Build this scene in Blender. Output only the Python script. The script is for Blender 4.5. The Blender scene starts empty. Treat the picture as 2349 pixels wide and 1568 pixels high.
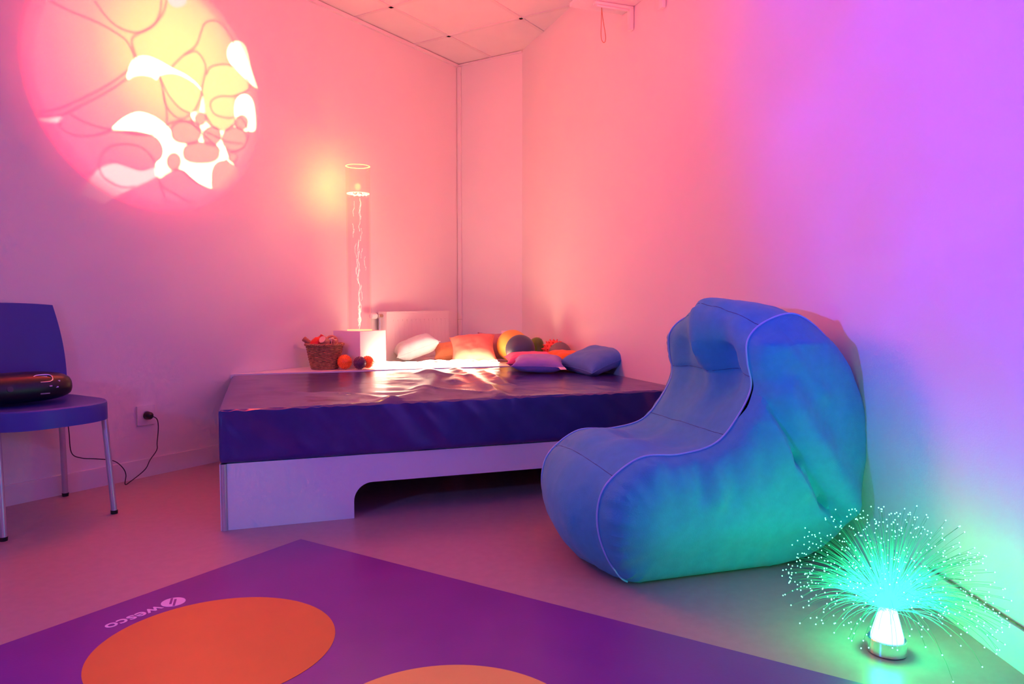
import bpy, bmesh, math, random
from mathutils import Vector, Matrix, noise
from mathutils.geometry import delaunay_2d_cdt

random.seed(11)
PI = math.pi
scene = bpy.context.scene
C = scene.collection

# ------------------------------------------------------------------ camera
cam_d = bpy.data.cameras.new('camera')
cam = bpy.data.objects.new('camera', cam_d)
C.objects.link(cam)
cam_d.sensor_fit = 'HORIZONTAL'
cam_d.sensor_width = 36.0
cam_d.lens = 36.0 * 1661.0 / 2349.0
cam_d.clip_start = 0.02
cam.location = (0, 0, 0.83)
cam.rotation_euler = (PI / 2 - math.atan(94.0 / 1661.0), 0, 0)
scene.camera = cam

# ------------------------------------------------------------------ world, exposure
w = bpy.data.worlds.new('world')
scene.world = w
w.use_nodes = True
w.node_tree.nodes['Background'].inputs[0].default_value = (0.02, 0.015, 0.03, 1)
w.node_tree.nodes['Background'].inputs[1].default_value = 0.2
vs = scene.view_settings
vs.view_transform = 'Standard'
vs.look = 'None'
vs.gamma = 1.0
vs.use_curve_mapping = False
vs.exposure = 0.0
cy = scene.cycles
cy.max_bounces = 14
cy.diffuse_bounces = 6
cy.glossy_bounces = 4
cy.transmission_bounces = 8
cy.transparent_max_bounces = 16
cy.sample_clamp_indirect = 80.0
cy.caustics_reflective = False
cy.caustics_refractive = False

# ------------------------------------------------------------------ lamps of the room, with added fills
WD = Vector((0.538, 0.843, 0)); WD.normalize()          # along the left wall, away from the camera
WN = Vector((WD.y, -WD.x, 0))                            # out of the left wall, into the room
W0 = Vector((-1.633, 3.555, 0))
UP = Vector((0, 0, 1))

def lamp(name, kind, loc, color, energy, target=None, size=0.02, spot=None, blend=0.3):
    d = bpy.data.lights.new(name, kind)
    d.color = color
    d.energy = energy
    d.shadow_soft_size = size
    o = bpy.data.objects.new(name, d)
    C.objects.link(o)
    o.location = loc
    if target is not None:
        o.rotation_euler = (Vector(target) - Vector(loc)).to_track_quat('-Z', 'Y').to_euler()
    if spot:
        d.spot_size = math.radians(spot)
        d.spot_blend = blend
    return o

# the effect projector that throws the oil picture on the left wall
DISC = W0 + WD * -0.085 + UP * 1.84
DISC_R = 0.57
THROW = 3.2
PROJ = DISC + WN * THROW
lamp('projector_lamp', 'SPOT', PROJ, (1, 1, 1), 8300, DISC, 0.0003, 29, 0.05)
lamp('added_red_wash', 'SPOT', PROJ + WN * -0.22, (1.0, 0.10, 0.05), 230, (-0.95, 4.5, 2.3), 0.03, 80, 1.0)  # added red wash for upper left wall and corner, without its own fixture
# the violet colour projector standing on the left of the room, aimed at the right-hand wall
VIOLET = (-1.75, 0.35, 1.12)
vb = lamp('violet_beam', 'SPOT', VIOLET, (0.03, 0.02, 1.0), 500, (1.15, 1.05, 1.75), 0.05, 71, 0.75)
vb.data.use_nodes = True                     # the rippled glass of the colour projector
nt_ = vb.data.node_tree
em_ = nt_.nodes['Emission']
tc_ = nt_.nodes.new('ShaderNodeTexCoord')
nz_ = nt_.nodes.new('ShaderNodeTexNoise')
nz_.inputs['Scale'].default_value = 4.0
nz_.inputs['Detail'].default_value = 3.0
nz_.inputs['Distortion'].default_value = 2.5
nt_.links.new(tc_.outputs['Normal'], nz_.inputs['Vector'])
mr_ = nt_.nodes.new('ShaderNodeMapRange')
mr_.inputs['From Min'].default_value = 0.3; mr_.inputs['From Max'].default_value = 0.7
mr_.inputs['To Min'].default_value = 0.72; mr_.inputs['To Max'].default_value = 1.22
nt_.links.new(nz_.outputs['Fac'], mr_.inputs['Value'])
nt_.links.new(mr_.outputs[0], em_.inputs['Strength'])
lamp('added_blue_fill', 'SPOT', VIOLET, (0.07, 0.25, 1.0), 80, (1.15, 2.2, 0.9), 0.05, 150, 0.8)  # added wide weak fill standing in for the colour projector's stray light

# ------------------------------------------------------------------ materials
def new_mat(name):
    m = bpy.data.materials.new(name)
    m.use_nodes = True
    nt = m.node_tree
    nt.nodes.clear()
    out = nt.nodes.new('ShaderNodeOutputMaterial')
    return m, nt, out

def mat(name, col, rough=0.6, spec=0.4, var=0.06, vscale=8.0, bump=0.0, bscale=120.0, metal=0.0,
        coat=0.0, emis=None, estr=0.0, sheen=0.0, stretch=None):
    m, nt, out = new_mat(name)
    N, Lk = nt.nodes, nt.links
    b = N.new('ShaderNodeBsdfPrincipled')
    b.inputs['Roughness'].default_value = rough
    b.inputs['Specular IOR Level'].default_value = spec
    b.inputs['Metallic'].default_value = metal
    b.inputs['Coat Weight'].default_value = coat
    if sheen:
        b.inputs['Sheen Weight'].default_value = sheen
    tc = N.new('ShaderNodeTexCoord')
    src = tc.outputs['Object']
    if stretch:
        mp = N.new('ShaderNodeMapping')
        mp.inputs['Scale'].default_value = stretch
        Lk.new(src, mp.inputs[0]); src = mp.outputs[0]
    nz = N.new('ShaderNodeTexNoise')
    nz.inputs['Scale'].default_value = vscale
    nz.inputs['Detail'].default_value = 4
    Lk.new(src, nz.inputs['Vector'])
    r = N.new('ShaderNodeValToRGB')
    lo = [max(0, c * (1 - var)) for c in col]; hi = [min(1, c * (1 + var)) for c in col]
    r.color_ramp.elements[0].position = 0.3; r.color_ramp.elements[0].color = (*lo, 1)
    r.color_ramp.elements[1].position = 0.7; r.color_ramp.elements[1].color = (*hi, 1)
    Lk.new(nz.outputs['Fac'], r.inputs[0])
    Lk.new(r.outputs[0], b.inputs['Base Color'])
    if bump:
        nb = N.new('ShaderNodeTexNoise')
        nb.inputs['Scale'].default_value = bscale
        nb.inputs['Detail'].default_value = 3
        Lk.new(src, nb.inputs['Vector'])
        bp = N.new('ShaderNodeBump')
        bp.inputs['Strength'].default_value = bump
        bp.inputs['Distance'].default_value = 0.004
        Lk.new(nb.outputs['Fac'], bp.inputs['Height'])
        Lk.new(bp.outputs[0], b.inputs['Normal'])
    if emis:
        b.inputs['Emission Color'].default_value = (*emis, 1)
        b.inputs['Emission Strength'].default_value = estr
    Lk.new(b.outputs[0], out.inputs[0])
    return m

def emit_mat(name, col, strength):
    m, nt, out = new_mat(name)
    e = nt.nodes.new('ShaderNodeEmission')
    e.inputs[0].default_value = (*col, 1)
    e.inputs[1].default_value = strength
    nt.links.new(e.outputs[0], out.inputs[0])
    return m

def clear_mat(name, tint=(1, 1, 1), gloss=0.12, emis=None, estr=0.0, rough=0.03):
    """thin clear acrylic or water: see-through, fresnel gloss, optional glow of lit water"""
    m, nt, out = new_mat(name)
    N, Lk = nt.nodes, nt.links
    t = N.new('ShaderNodeBsdfTransparent'); t.inputs[0].default_value = (*tint, 1)
    g = N.new('ShaderNodeBsdfGlossy'); g.inputs['Roughness'].default_value = rough
    lw = N.new('ShaderNodeLayerWeight'); lw.inputs[0].default_value = 0.35
    mul = N.new('ShaderNodeMath'); mul.operation = 'MULTIPLY'; mul.inputs[1].default_value = gloss * 4
    Lk.new(lw.outputs['Fresnel'], mul.inputs[0])
    mn = N.new('ShaderNodeMath'); mn.operation = 'MINIMUM'; mn.inputs[1].default_value = 0.6
    Lk.new(mul.outputs[0], mn.inputs[0])
    mx = N.new('ShaderNodeMixShader')
    Lk.new(mn.outputs[0], mx.inputs[0]); Lk.new(t.outputs[0], mx.inputs[1]); Lk.new(g.outputs[0], mx.inputs[2])
    last = mx
    if emis:
        e = N.new('ShaderNodeEmission'); e.inputs[0].default_value = (*emis, 1); e.inputs[1].default_value = estr
        ad = N.new('ShaderNodeAddShader')
        Lk.new(mx.outputs[0], ad.inputs[0]); Lk.new(e.outputs[0], ad.inputs[1])
        last = ad
    Lk.new(last.outputs[0], out.inputs[0])
    return m

M = {}
M['wall'] = mat('white_wall_paint', (0.78, 0.77, 0.76), 0.55, 0.35, 0.015, 2.5, 0.08, 220)
M['ceiling'] = mat('ceiling_board', (0.80, 0.77, 0.76), 0.8, 0.2, 0.02, 6, 0.15, 160)
M['grid'] = mat('ceiling_grid_metal', (0.74, 0.71, 0.70), 0.5, 0.4, 0.02, 6)
M['floor'] = mat('grey_linoleum', (0.43, 0.28, 0.28), 0.34, 0.45, 0.05, 30, 0.03, 90)
M['trim'] = mat('white_trim', (0.78, 0.75, 0.75), 0.4, 0.4, 0.02, 6)
M['laminate'] = mat('white_laminate', (0.80, 0.79, 0.80), 0.35, 0.45, 0.02, 5)
M['enamel'] = mat('white_enamel', (0.80, 0.77, 0.75), 0.3, 0.5, 0.01, 5)
M['vinyl'] = mat('navy_vinyl', (0.035, 0.025, 0.19), 0.22, 0.7, 0.10, 10, 0.10, 60)
M['bag'] = mat('sky_blue_bag_cloth', (0.050, 0.42, 0.62), 0.75, 0.3, 0.05, 40, 0.25, 260, sheen=0.15)
M['bagpipe'] = mat('pale_blue_piping', (0.30, 0.60, 0.92), 0.5, 0.4, 0.03, 20)
M['bagseam'] = mat('blue_seam_thread', (0.05, 0.12, 0.27), 0.8, 0.2, 0.05, 20)
M['mat_purple'] = mat('purple_mat_vinyl', (0.20, 0.028, 0.28), 0.36, 0.4, 0.06, 6, 0.04, 150)
M['mat_orange'] = mat('orange_mat_print', (0.66, 0.23, 0.035), 0.42, 0.4, 0.04, 6, 0.04, 150)
M['mat_amber'] = mat('amber_mat_print', (0.85, 0.60, 0.12), 0.42, 0.4, 0.04, 6, 0.04, 150)
M['mat_white'] = mat('pale_mat_print', (0.75, 0.55, 0.78), 0.5, 0.3, 0.03, 6)
M['chair_blue'] = mat('blue_chair_plastic', (0.05, 0.06, 0.36), 0.4, 0.45, 0.04, 8, 0.05, 120)
M['steel'] = mat('grey_metal', (0.55, 0.55, 0.6), 0.35, 0.5, 0.03, 12, metal=0.6)
M['chrome'] = mat('chrome', (0.85, 0.87, 0.88), 0.08, 0.5, 0.01, 5, metal=1.0)
M['black'] = mat('black_plastic', (0.012, 0.011, 0.013), 0.34, 0.5, 0.1, 10)
M['darkgrey'] = mat('dark_grey_plastic', (0.05, 0.05, 0.06), 0.4, 0.4, 0.1, 20)
M['screen'] = mat('radio_display', (0.25, 0.27, 0.6), 0.2, 0.5, 0.03, 20)
M['white_plastic'] = mat('white_plastic', (0.8, 0.78, 0.78), 0.3, 0.45, 0.01, 6)
M['dust'] = mat('brown_cable', (0.20, 0.13, 0.09), 0.6, 0.3, 0.4, 60)
M['cable'] = mat('black_cable', (0.02, 0.02, 0.022), 0.5, 0.4, 0.05, 20)
M['brass'] = mat('dull_valve_brass', (0.45, 0.33, 0.25), 0.4, 0.5, 0.05, 30, metal=0.5)
M['wicker'] = mat('brown_wicker', (0.40, 0.22, 0.10), 0.6, 0.3, 0.35, 60, 0.2, 200)
M['wood'] = mat('toy_wood', (0.62, 0.33, 0.17), 0.5, 0.35, 0.15, 20, stretch=(1, 1, 6))
M['wood_pale'] = mat('pale_toy_wood', (0.80, 0.62, 0.42), 0.5, 0.35, 0.08, 20)
M['wood_brown'] = mat('brown_toy_wood', (0.42, 0.19, 0.10), 0.5, 0.35, 0.12, 20)
M['red_toy'] = mat('red_toy_paint', (0.75, 0.04, 0.02), 0.35, 0.45, 0.06, 10)
M['orange_rubber'] = mat('orange_rubber', (0.95, 0.20, 0.03), 0.35, 0.45, 0.04, 12)
M['plum_rubber'] = mat('plum_rubber', (0.13, 0.045, 0.11), 0.35, 0.45, 0.06, 12)
M['yellow_rubber'] = mat('yellow_rubber', (0.90, 0.55, 0.10), 0.45, 0.4, 0.03, 12)
M['slate_rubber'] = mat('slate_blue_rubber', (0.07, 0.10, 0.15), 0.4, 0.45, 0.06, 12)
M['green_rubber'] = mat('green_rubber', (0.10, 0.22, 0.02), 0.3, 0.5, 0.06, 12)
M['coral_rubber'] = mat('coral_rubber', (0.95, 0.10, 0.06), 0.35, 0.45, 0.04, 12)
M['grey_rubber'] = mat('grey_rubber', (0.20, 0.16, 0.15), 0.4, 0.45, 0.05, 12)
def cloth(n, c): return mat(n, c, 0.85, 0.2, 0.04, 30, 0.25, 240, sheen=0.2)
M['c_white'] = cloth('white_cushion_cloth', (0.66, 0.80, 0.78))
M['c_peach'] = cloth('peach_cushion_cloth', (0.85, 0.40, 0.16))
M['c_coral'] = cloth('coral_cushion_cloth', (0.90, 0.30, 0.20))
M['c_mauve'] = cloth('mauve_cushion_cloth', (0.52, 0.26, 0.30))
M['c_pink'] = cloth('pink_cushion_cloth', (0.88, 0.16, 0.30))
M['c_lilac'] = cloth('lilac_cushion_cloth', (0.36, 0.28, 0.62))
M['c_orange'] = cloth('orange_cushion_cloth', (0.90, 0.22, 0.02))
M['c_blue'] = cloth('blue_cushion_cloth', (0.09, 0.26, 0.60))
M['tag'] = cloth('white_tag_cloth', (0.80, 0.70, 0.72))
M['acrylic'] = clear_mat('clear_acrylic', (0.995, 0.97, 0.96), 0.03)
M['water'] = clear_mat('lit_water', (1.0, 0.88, 0.95), 0.0, (1.0, 0.42, 0.16), 0.10)
nt = M['water'].node_tree                       # lamp light put into the water as emission, strongest along its sides
fw_ = nt.nodes.new('ShaderNodeLayerWeight'); fw_.inputs[0].default_value = 0.5
pw_ = nt.nodes.new('ShaderNodeMath'); pw_.operation = 'POWER'; pw_.inputs[1].default_value = 5.0
ma_ = nt.nodes.new('ShaderNodeMath'); ma_.operation = 'MULTIPLY_ADD'; ma_.inputs[1].default_value = 0.30; ma_.inputs[2].default_value = 0.02
nt.links.new(fw_.outputs['Facing'], pw_.inputs[0]); nt.links.new(pw_.outputs[0], ma_.inputs[0])
for q_ in nt.nodes:
    if q_.type == 'EMISSION': nt.links.new(ma_.outputs[0], q_.inputs[1])
M['rim'] = mat('lit_acrylic_edge', (0.9, 0.7, 0.5), 0.2, 0.5, 0.02, 10, emis=(1.0, 0.62, 0.18), estr=1.1)  # emission stands in for lamp light carried to the acrylic edge
M['foam'] = mat('lit_foam', (0.95, 0.85, 0.7), 0.3, 0.5, 0.02, 10, emis=(1.0, 0.72, 0.34), estr=2.2)  # emission stands in for tube light caught by the foam
M['bubble'] = mat('lit_bubbles', (0.95, 0.85, 0.7), 0.3, 0.5, 0.02, 10, emis=(1.0, 0.72, 0.48), estr=1.5)  # base light on the bubbles put in as emission
M['fibre_white'] = emit_mat('glowing_white_fibre', (1.0, 0.60, 0.38), 25.0)
M['cone'] = emit_mat('glowing_green_cone', (0.012, 1.0, 0.26), 88.0)
M['tip'] = emit_mat('glowing_fibre_tip', (0.14, 1.0, 0.50), 7.0)

def fibre_material():
    # light leaks out of a fibre most near the lamp and less and less along it
    m, nt, out = new_mat('green_lit_fibre')
    N, Lk = nt.nodes, nt.links
    tc = N.new('ShaderNodeTexCoord')
    ln = N.new('ShaderNodeVectorMath'); ln.operation = 'LENGTH'
    Lk.new(tc.outputs['Object'], ln.inputs[0])
    mr = N.new('ShaderNodeMapRange')
    mr.inputs['From Min'].default_value = 0.10; mr.inputs['From Max'].default_value = 0.27
    mr.inputs['To Min'].default_value = 1.0; mr.inputs['To Max'].default_value = 0.0
    Lk.new(ln.outputs['Value'], mr.inputs['Value'])
    pw = N.new('ShaderNodeMath'); pw.operation = 'POWER'; pw.inputs[1].default_value = 3.2
    Lk.new(mr.outputs[0], pw.inputs[0])
    sc = N.new('ShaderNodeMath'); sc.operation = 'MULTIPLY_ADD'
    sc.inputs[1].default_value = 5.0; sc.inputs[2].default_value = 0.22
    Lk.new(pw.outputs[0], sc.inputs[0])
    e = N.new('ShaderNodeEmission'); e.inputs[0].default_value = (0.03, 1.0, 0.38, 1)
    Lk.new(sc.outputs[0], e.inputs[1])
    t = N.new('ShaderNodeBsdfTransparent')
    mx = N.new('ShaderNodeMixShader'); mx.inputs[0].default_value = 0.55
    Lk.new(t.outputs[0], mx.inputs[1]); Lk.new(e.outputs[0], mx.inputs[2])
    Lk.new(mx.outputs[0], out.inputs[0])
    return m
M['fibre_green'] = fibre_material()

# ------------------------------------------------------------------ mesh helpers
class MB:
    def __init__(s): s.v = []; s.f = []
    def add(s, v, f):
        o = len(s.v); s.v += [tuple(p) for p in v]; s.f += [tuple(i + o for i in q) for q in f]; return s
    def box(s, x0, x1, y0, y1, z0, z1):
        v = [(x, y, z) for z in (z0, z1) for y in (y0, y1) for x in (x0, x1)]
        return s.add(v, [(0, 2, 3, 1), (4, 5, 7, 6), (0, 1, 5, 4), (2, 6, 7, 3), (0, 4, 6, 2), (1, 3, 7, 5)])
    def prism(s, poly, z0, z1):
        n = len(poly)
        v = [(p[0], p[1], z0) for p in poly] + [(p[0], p[1], z1) for p in poly]
        f = [tuple(range(n - 1, -1, -1)), tuple(range(n, 2 * n))]
        f += [(i, (i + 1) % n, n + (i + 1) % n, n + i) for i in range(n)]
        return s.add(v, f)
    def tube(s, path, r, n=8, closed=False, cap=True):
        P = [Vector(p) for p in path]; m = len(P)
        rr = r if isinstance(r, (list, tuple)) else [r] * m
        v = []; f = []; nrm = None
        for i, p in enumerate(P):
            if closed: t = P[(i + 1) % m] - P[i - 1]
            else: t = P[min(i + 1, m - 1)] - P[max(i - 1, 0)]
            if t.length < 1e-9: t = Vector((0, 0, 1))
            t.normalize()
            if nrm is None:
                nrm = t.orthogonal().normalized()
            else:
                nrm = nrm - t * nrm.dot(t)
                if nrm.length < 1e-6: nrm = t.orthogonal()
                nrm.normalize()
            b = t.cross(nrm)
            for k in range(n):
                a = 2 * PI * k / n
                v.append(p + (nrm * math.cos(a) + b * math.sin(a)) * rr[i])
        for i in range(m if closed else m - 1):
            j = (i + 1) % m
            for k in range(n):
                l = (k + 1) % n
                f.append((i * n + k, i * n + l, j * n + l, j * n + k))
        if not closed and cap:
            f.append(tuple(range(n - 1, -1, -1))); f.append(tuple((m - 1) * n + k for k in range(n)))
        return s.add(v, f)
    def lathe(s, prof, n=32, cap0=True, cap1=True, sx=1.0, sy=1.0):
        v = []; f = []; m = len(prof)
        for r, z in prof:
            for k in range(n):
                a = 2 * PI * k / n
                v.append((r * sx * math.cos(a), r * sy * math.sin(a), z))
        for i in range(m - 1):
            for k in range(n):
                l = (k + 1) % n
                f.append((i * n + k, i * n + l, (i + 1) * n + l, (i + 1) * n + k))
        if cap0: f.append(tuple(range(n - 1, -1, -1)))
        if cap1: f.append(tuple((m - 1) * n + k for k in range(n)))
        return s.add(v, f)
    def ball(s, c, r, n=10, m=6, sc=(1, 1, 1)):
        pr = []
        v = [(c[0], c[1], c[2] - r * sc[2])]; f = []
        for i in range(1, m):
            t = PI * i / m
            for k in range(n):
                a = 2 * PI * k / n
                v.append((c[0] + r * sc[0] * math.sin(t) * math.cos(a), c[1] + r * sc[1] * math.sin(t) * math.sin(a), c[2] - r * sc[2] * math.cos(t)))
        v.append((c[0], c[1], c[2] + r * sc[2]))
        for k in range(n):
            l = (k + 1) % n
            f.append((0, 1 + l, 1 + k))
            for i in range(m - 2):
                a = 1 + i * n
                f.append((a + k, a + l, a + n + l, a + n + k))
            f.append((1 + (m - 2) * n + k, 1 + (m - 2) * n + l, len(v) - 1))
        return s.add(v, f)
    def build(s, name, material, parent=None, smooth=True, bevel=0.0, seg=2):
        me = bpy.data.meshes.new(name)
        me.from_pydata(s.v, [], s.f)
        me.validate()
        bm = bmesh.new(); bm.from_mesh(me)
        if bevel:
            bmesh.ops.bevel(bm, geom=[e for e in bm.edges if e.calc_face_angle(0) > 0.6], offset=bevel, segments=seg, profile=0.7, affect='EDGES', clamp_overlap=True)
        bmesh.ops.recalc_face_normals(bm, faces=bm.faces)
        bm.to_mesh(me); bm.free()
        if smooth:
            for p in me.polygons: p.use_smooth = True
            try: me.set_sharp_from_angle(angle=math.radians(38))
            except Exception: pass
        me.materials.append(material if not isinstance(material, str) else M[material])
        o = bpy.data.objects.new(name, me)
        C.objects.link(o)
        if parent is not None: o.parent = parent
        return o

def tag(o, label=None, cat=None, group=None, kind=None):
    if label: o['label'] = label
    if cat: o['category'] = cat
    if group: o['group'] = group
    if kind: o['kind'] = kind
    return o

def thing(name, label, cat, loc=(0, 0, 0), rotz=0.0, group=None, rot=None):
    o = bpy.data.objects.new(name, None)
    o.empty_display_size = 0.05
    C.objects.link(o)
    o.location = loc
    o.rotation_euler = rot if rot else (0, 0, rotz)
    return tag(o, label, cat, group)

def struct(o): o['kind'] = 'structure'; return o

def spline(pts, n, closed=False):
    P = [Vector(p) for p in pts]; m = len(P); out = []
    segs = m if closed else m - 1
    for i in range(n):
        t = i / n * segs if closed else i / (n - 1) * segs
        k = min(int(t), segs - 1); u = t - k
        if closed: a, b, c, d = P[(k - 1) % m], P[k % m], P[(k + 1) % m], P[(k + 2) % m]
        else: a, b, c, d = P[max(k - 1, 0)], P[k], P[k + 1], P[min(k + 2, m - 1)]
        out.append(0.5 * ((2 * b) + (c - a) * u + (2 * a - 5 * b + 4 * c - d) * u * u + (3 * b - a - 3 * c + d) * u ** 3))
    return out

def fbm(p, s, seed=0.0):
    q = Vector(p) * s + Vector((seed, seed * 1.7, seed * 0.3))
    return noise.fractal(q, 1.0, 2.0, 4)

# ------------------------------------------------------------------ room shell
CEIL = 2.575
A = W0 + WD * 2.287                        # corner left wall / back wall
B = Vector((0.072, 5.173, 0))              # crease back wall / right wall
OW = Vector((0.348, -0.9375, 0)).normalized()
ON = Vector((OW.y, -OW.x, 0))              # into the room
right_line = [B, B + OW * 2.55]
# the right wall bends gently towards the camera
c0 = B + OW * 2.55; c2 = Vector((1.152, 1.95, 0)); c1 = c0 + OW * 0.40
for k in range(1, 11):
    t = k / 10
    right_line.append(c0 * (1 - t) ** 2 + c1 * 2 * t * (1 - t) + c2 * t * t)
right_line.append(Vector((1.150, 1.0, 0)))
F_ = A - WD * 6.0
D_ = Vector((1.15, F_.y - (1.15 - F_.x) * (WD.x / WD.y), 0))
right_line.append(D_)

def wall_from(line, name, off=0.10, h=CEIL + 0.06, flip=1):
    """line runs along the room side; the wall is thick away from the room"""
    n = len(line); outer = []
    for i, p in enumerate(line):
        t = (line[min(i + 1, n - 1)] - line[max(i - 1, 0)]); t.z = 0; t.normalize()
        outer.append(p + Vector((-t.y, t.x, 0)) * off * flip)
    mb = MB()
    v = []; f = []
    for i in range(n):
        v += [(*line[i].xy, 0), (*line[i].xy, h), (*outer[i].xy, h), (*outer[i].xy, 0)]
    for i in range(n - 1):
        a = 4 * i; b = a + 4
        for k in range(4):
            l = (k + 1) % 4
            f.append((a + k, a + l, b + l, b + k))
    f.append((0, 1, 2, 3)); f.append((4 * n - 1, 4 * n - 2, 4 * n - 3, 4 * n - 4))
    mb.add(v, f)
    return struct(mb.build(name, 'wall'))

wall_from([F_, A], 'wall_left')
wall_from([A, B], 'wall_back')
wall_from(right_line, 'wall_right')
wall_from([D_, F_], 'wall_rear')

poly = [F_, A, B] + right_line[1:]
fl = MB().prism([(p.x, p.y) for p in poly], -0.08, 0.0).build('floor', 'floor', smooth=False); struct(fl)
ce = MB().prism([(p.x, p.y) for p in poly], CEIL + 0.02, CEIL + 0.08).build('ceiling', 'ceiling', smooth=False); struct(ce)

# ceiling boards in their metal grid (children of the ceiling)
def clip_poly(pts, region):
    out = list(pts); m = len(region)
    area = sum(region[i][0] * region[(i + 1) % m][1] - region[(i + 1) % m][0] * region[i][1] for i in range(m))
    sg = 1 if area > 0 else -1
    for i in range(m):
        a, b = region[i], region[(i + 1) % m]
        def side(p): return sg * ((b[0] - a[0]) * (p[1] - a[1]) - (b[1] - a[1]) * (p[0] - a[0]))
        new = []
        for k in range(len(out)):
            p, q = out[k], out[(k + 1) % len(out)]
            sp, sq = side(p), side(q)
            if sp >= 0: new.append(p)
            if (sp >= 0) != (sq >= 0):
                t = sp / (sp - sq)
                new.append((p[0] + (q[0] - p[0]) * t, p[1] + (q[1] - p[1]) * t))
        out = new
        if len(out) < 3: return []
    return out

reg = [(p.x, p.y) for p in poly]
PITCH = 0.562; GAP = 0.012
def room_xy(s, nn):
    p = A + WD * s + WN * nn; return (p.x, p.y)
full_mesh = None
for i in range(-12, 3):
    for j in range(-1, 12):
        s0 = -0.506 + i * PITCH; n0 = 0.305 + j * PITCH
        q = [room_xy(s0 + GAP, n0 + GAP), room_xy(s0 + PITCH - GAP, n0 + GAP), room_xy(s0 + PITCH - GAP, n0 + PITCH - GAP), room_xy(s0 + GAP, n0 + PITCH - GAP)]
        c = clip_poly(q, reg)
        if len(c) < 3: continue
        ar = abs(sum(c[k][0] * c[(k + 1) % len(c)][1] - c[(k + 1) % len(c)][0] * c[k][1] for k in range(len(c)))) / 2
        if ar < 0.002: continue
        cx = sum(p[0] for p in q) / 4; cy_ = sum(p[1] for p in q) / 4
        if ar > 0.99 * (PITCH - 2 * GAP) ** 2 and full_mesh:
            o = bpy.data.objects.new('ceiling_tile', full_mesh); C.objects.link(o); o.parent = ce
            o.location = (cx, cy_, CEIL)
            continue
        o = MB().prism([(p[0] - cx, p[1] - cy_) for p in c], 0.004, 0.02).build('ceiling_tile', 'ceiling', ce, smooth=False)
        o.location = (cx, cy_, CEIL)
        if ar > 0.99 * (PITCH - 2 * GAP) ** 2: full_mesh = o.data
def grid_bar(q):
    c = clip_poly(q, reg)
    if len(c) >= 3:
        MB().prism(c, CEIL - 0.001, CEIL + 0.02).build('ceiling_grid_bar', 'grid', ce, smooth=False)
for i in range(-11, 3):
    s0 = -0.506 + i * PITCH
    grid_bar([room_xy(s0 - GAP, 0), room_xy(s0 + GAP, 0), room_xy(s0 + GAP, 7), room_xy(s0 - GAP, 7)])
for j in range(0, 11):
    n0 = 0.305 + j * PITCH
    grid_bar([room_xy(-6.2, n0 - GAP), room_xy(1, n0 - GAP), room_xy(1, n0 + GAP), room_xy(-6.2, n0 + GAP)])

def strip_on(line, z0, z1, d, name, material, flip=1):
    """a strip of thickness d standing on the room side of a wall line"""
    n = len(line); inner = []
    for i, p in enumerate(line):
        t = (line[min(i + 1, n - 1)] - line[max(i - 1, 0)]); t.normalize()
        inner.append(p - Vector((-t.y, t.x, 0)) * d * flip)
    v = []; f = []
    for i in range(n):
        v += [(*line[i].xy, z0), (*line[i].xy, z1), (*inner[i].xy, z1), (*inner[i].xy, z0)]
    for i in range(n - 1):
        a = 4 * i; b = a + 4
        for k in range(4):
            l = (k + 1) % 4
            f.append((a + k, a + l, b + l, b + k))
    f.append((0, 1, 2, 3)); f.append((4 * n - 1, 4 * n - 2, 4 * n - 3, 4 * n - 4))
    return struct(MB().add(v, f).build(name, material))
strip_on([F_ + WD * 0.02, A - WD * 1.0], 0.0, 0.085, 0.012, 'baseboard_left', 'trim')
strip_on(right_line[1:-1], 0.0, 0.095, 0.012, 'baseboard_right', 'trim')
strip_on([F_ + WD * 0.02, A - WD * 0.001], CEIL - 0.022, CEIL - 0.001, 0.018, 'trim_1', 'trim')
strip_on([A + (B - A) * 0.03, B], CEIL - 0.012, CEIL - 0.001, 0.012, 'trim_2', 'trim')
# white conduit in the corner, in two lengths with a joint
bw = (B - A).normalized(); bn = Vector((bw.y, -bw.x, 0))
for nm, z0, z1 in (('trim_3', 0.452, 0.690), ('trim_4', 0.692, CEIL - 0.02)):
    o = MB().prism([(*(A + bw * a + bn * b).xy,) for a, b in ((0.004, 0.002), (0.034, 0.002), (0.034, 0.018), (0.004, 0.018))], z0, z1).build(nm, 'trim', bevel=0.003); struct(o)
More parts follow.
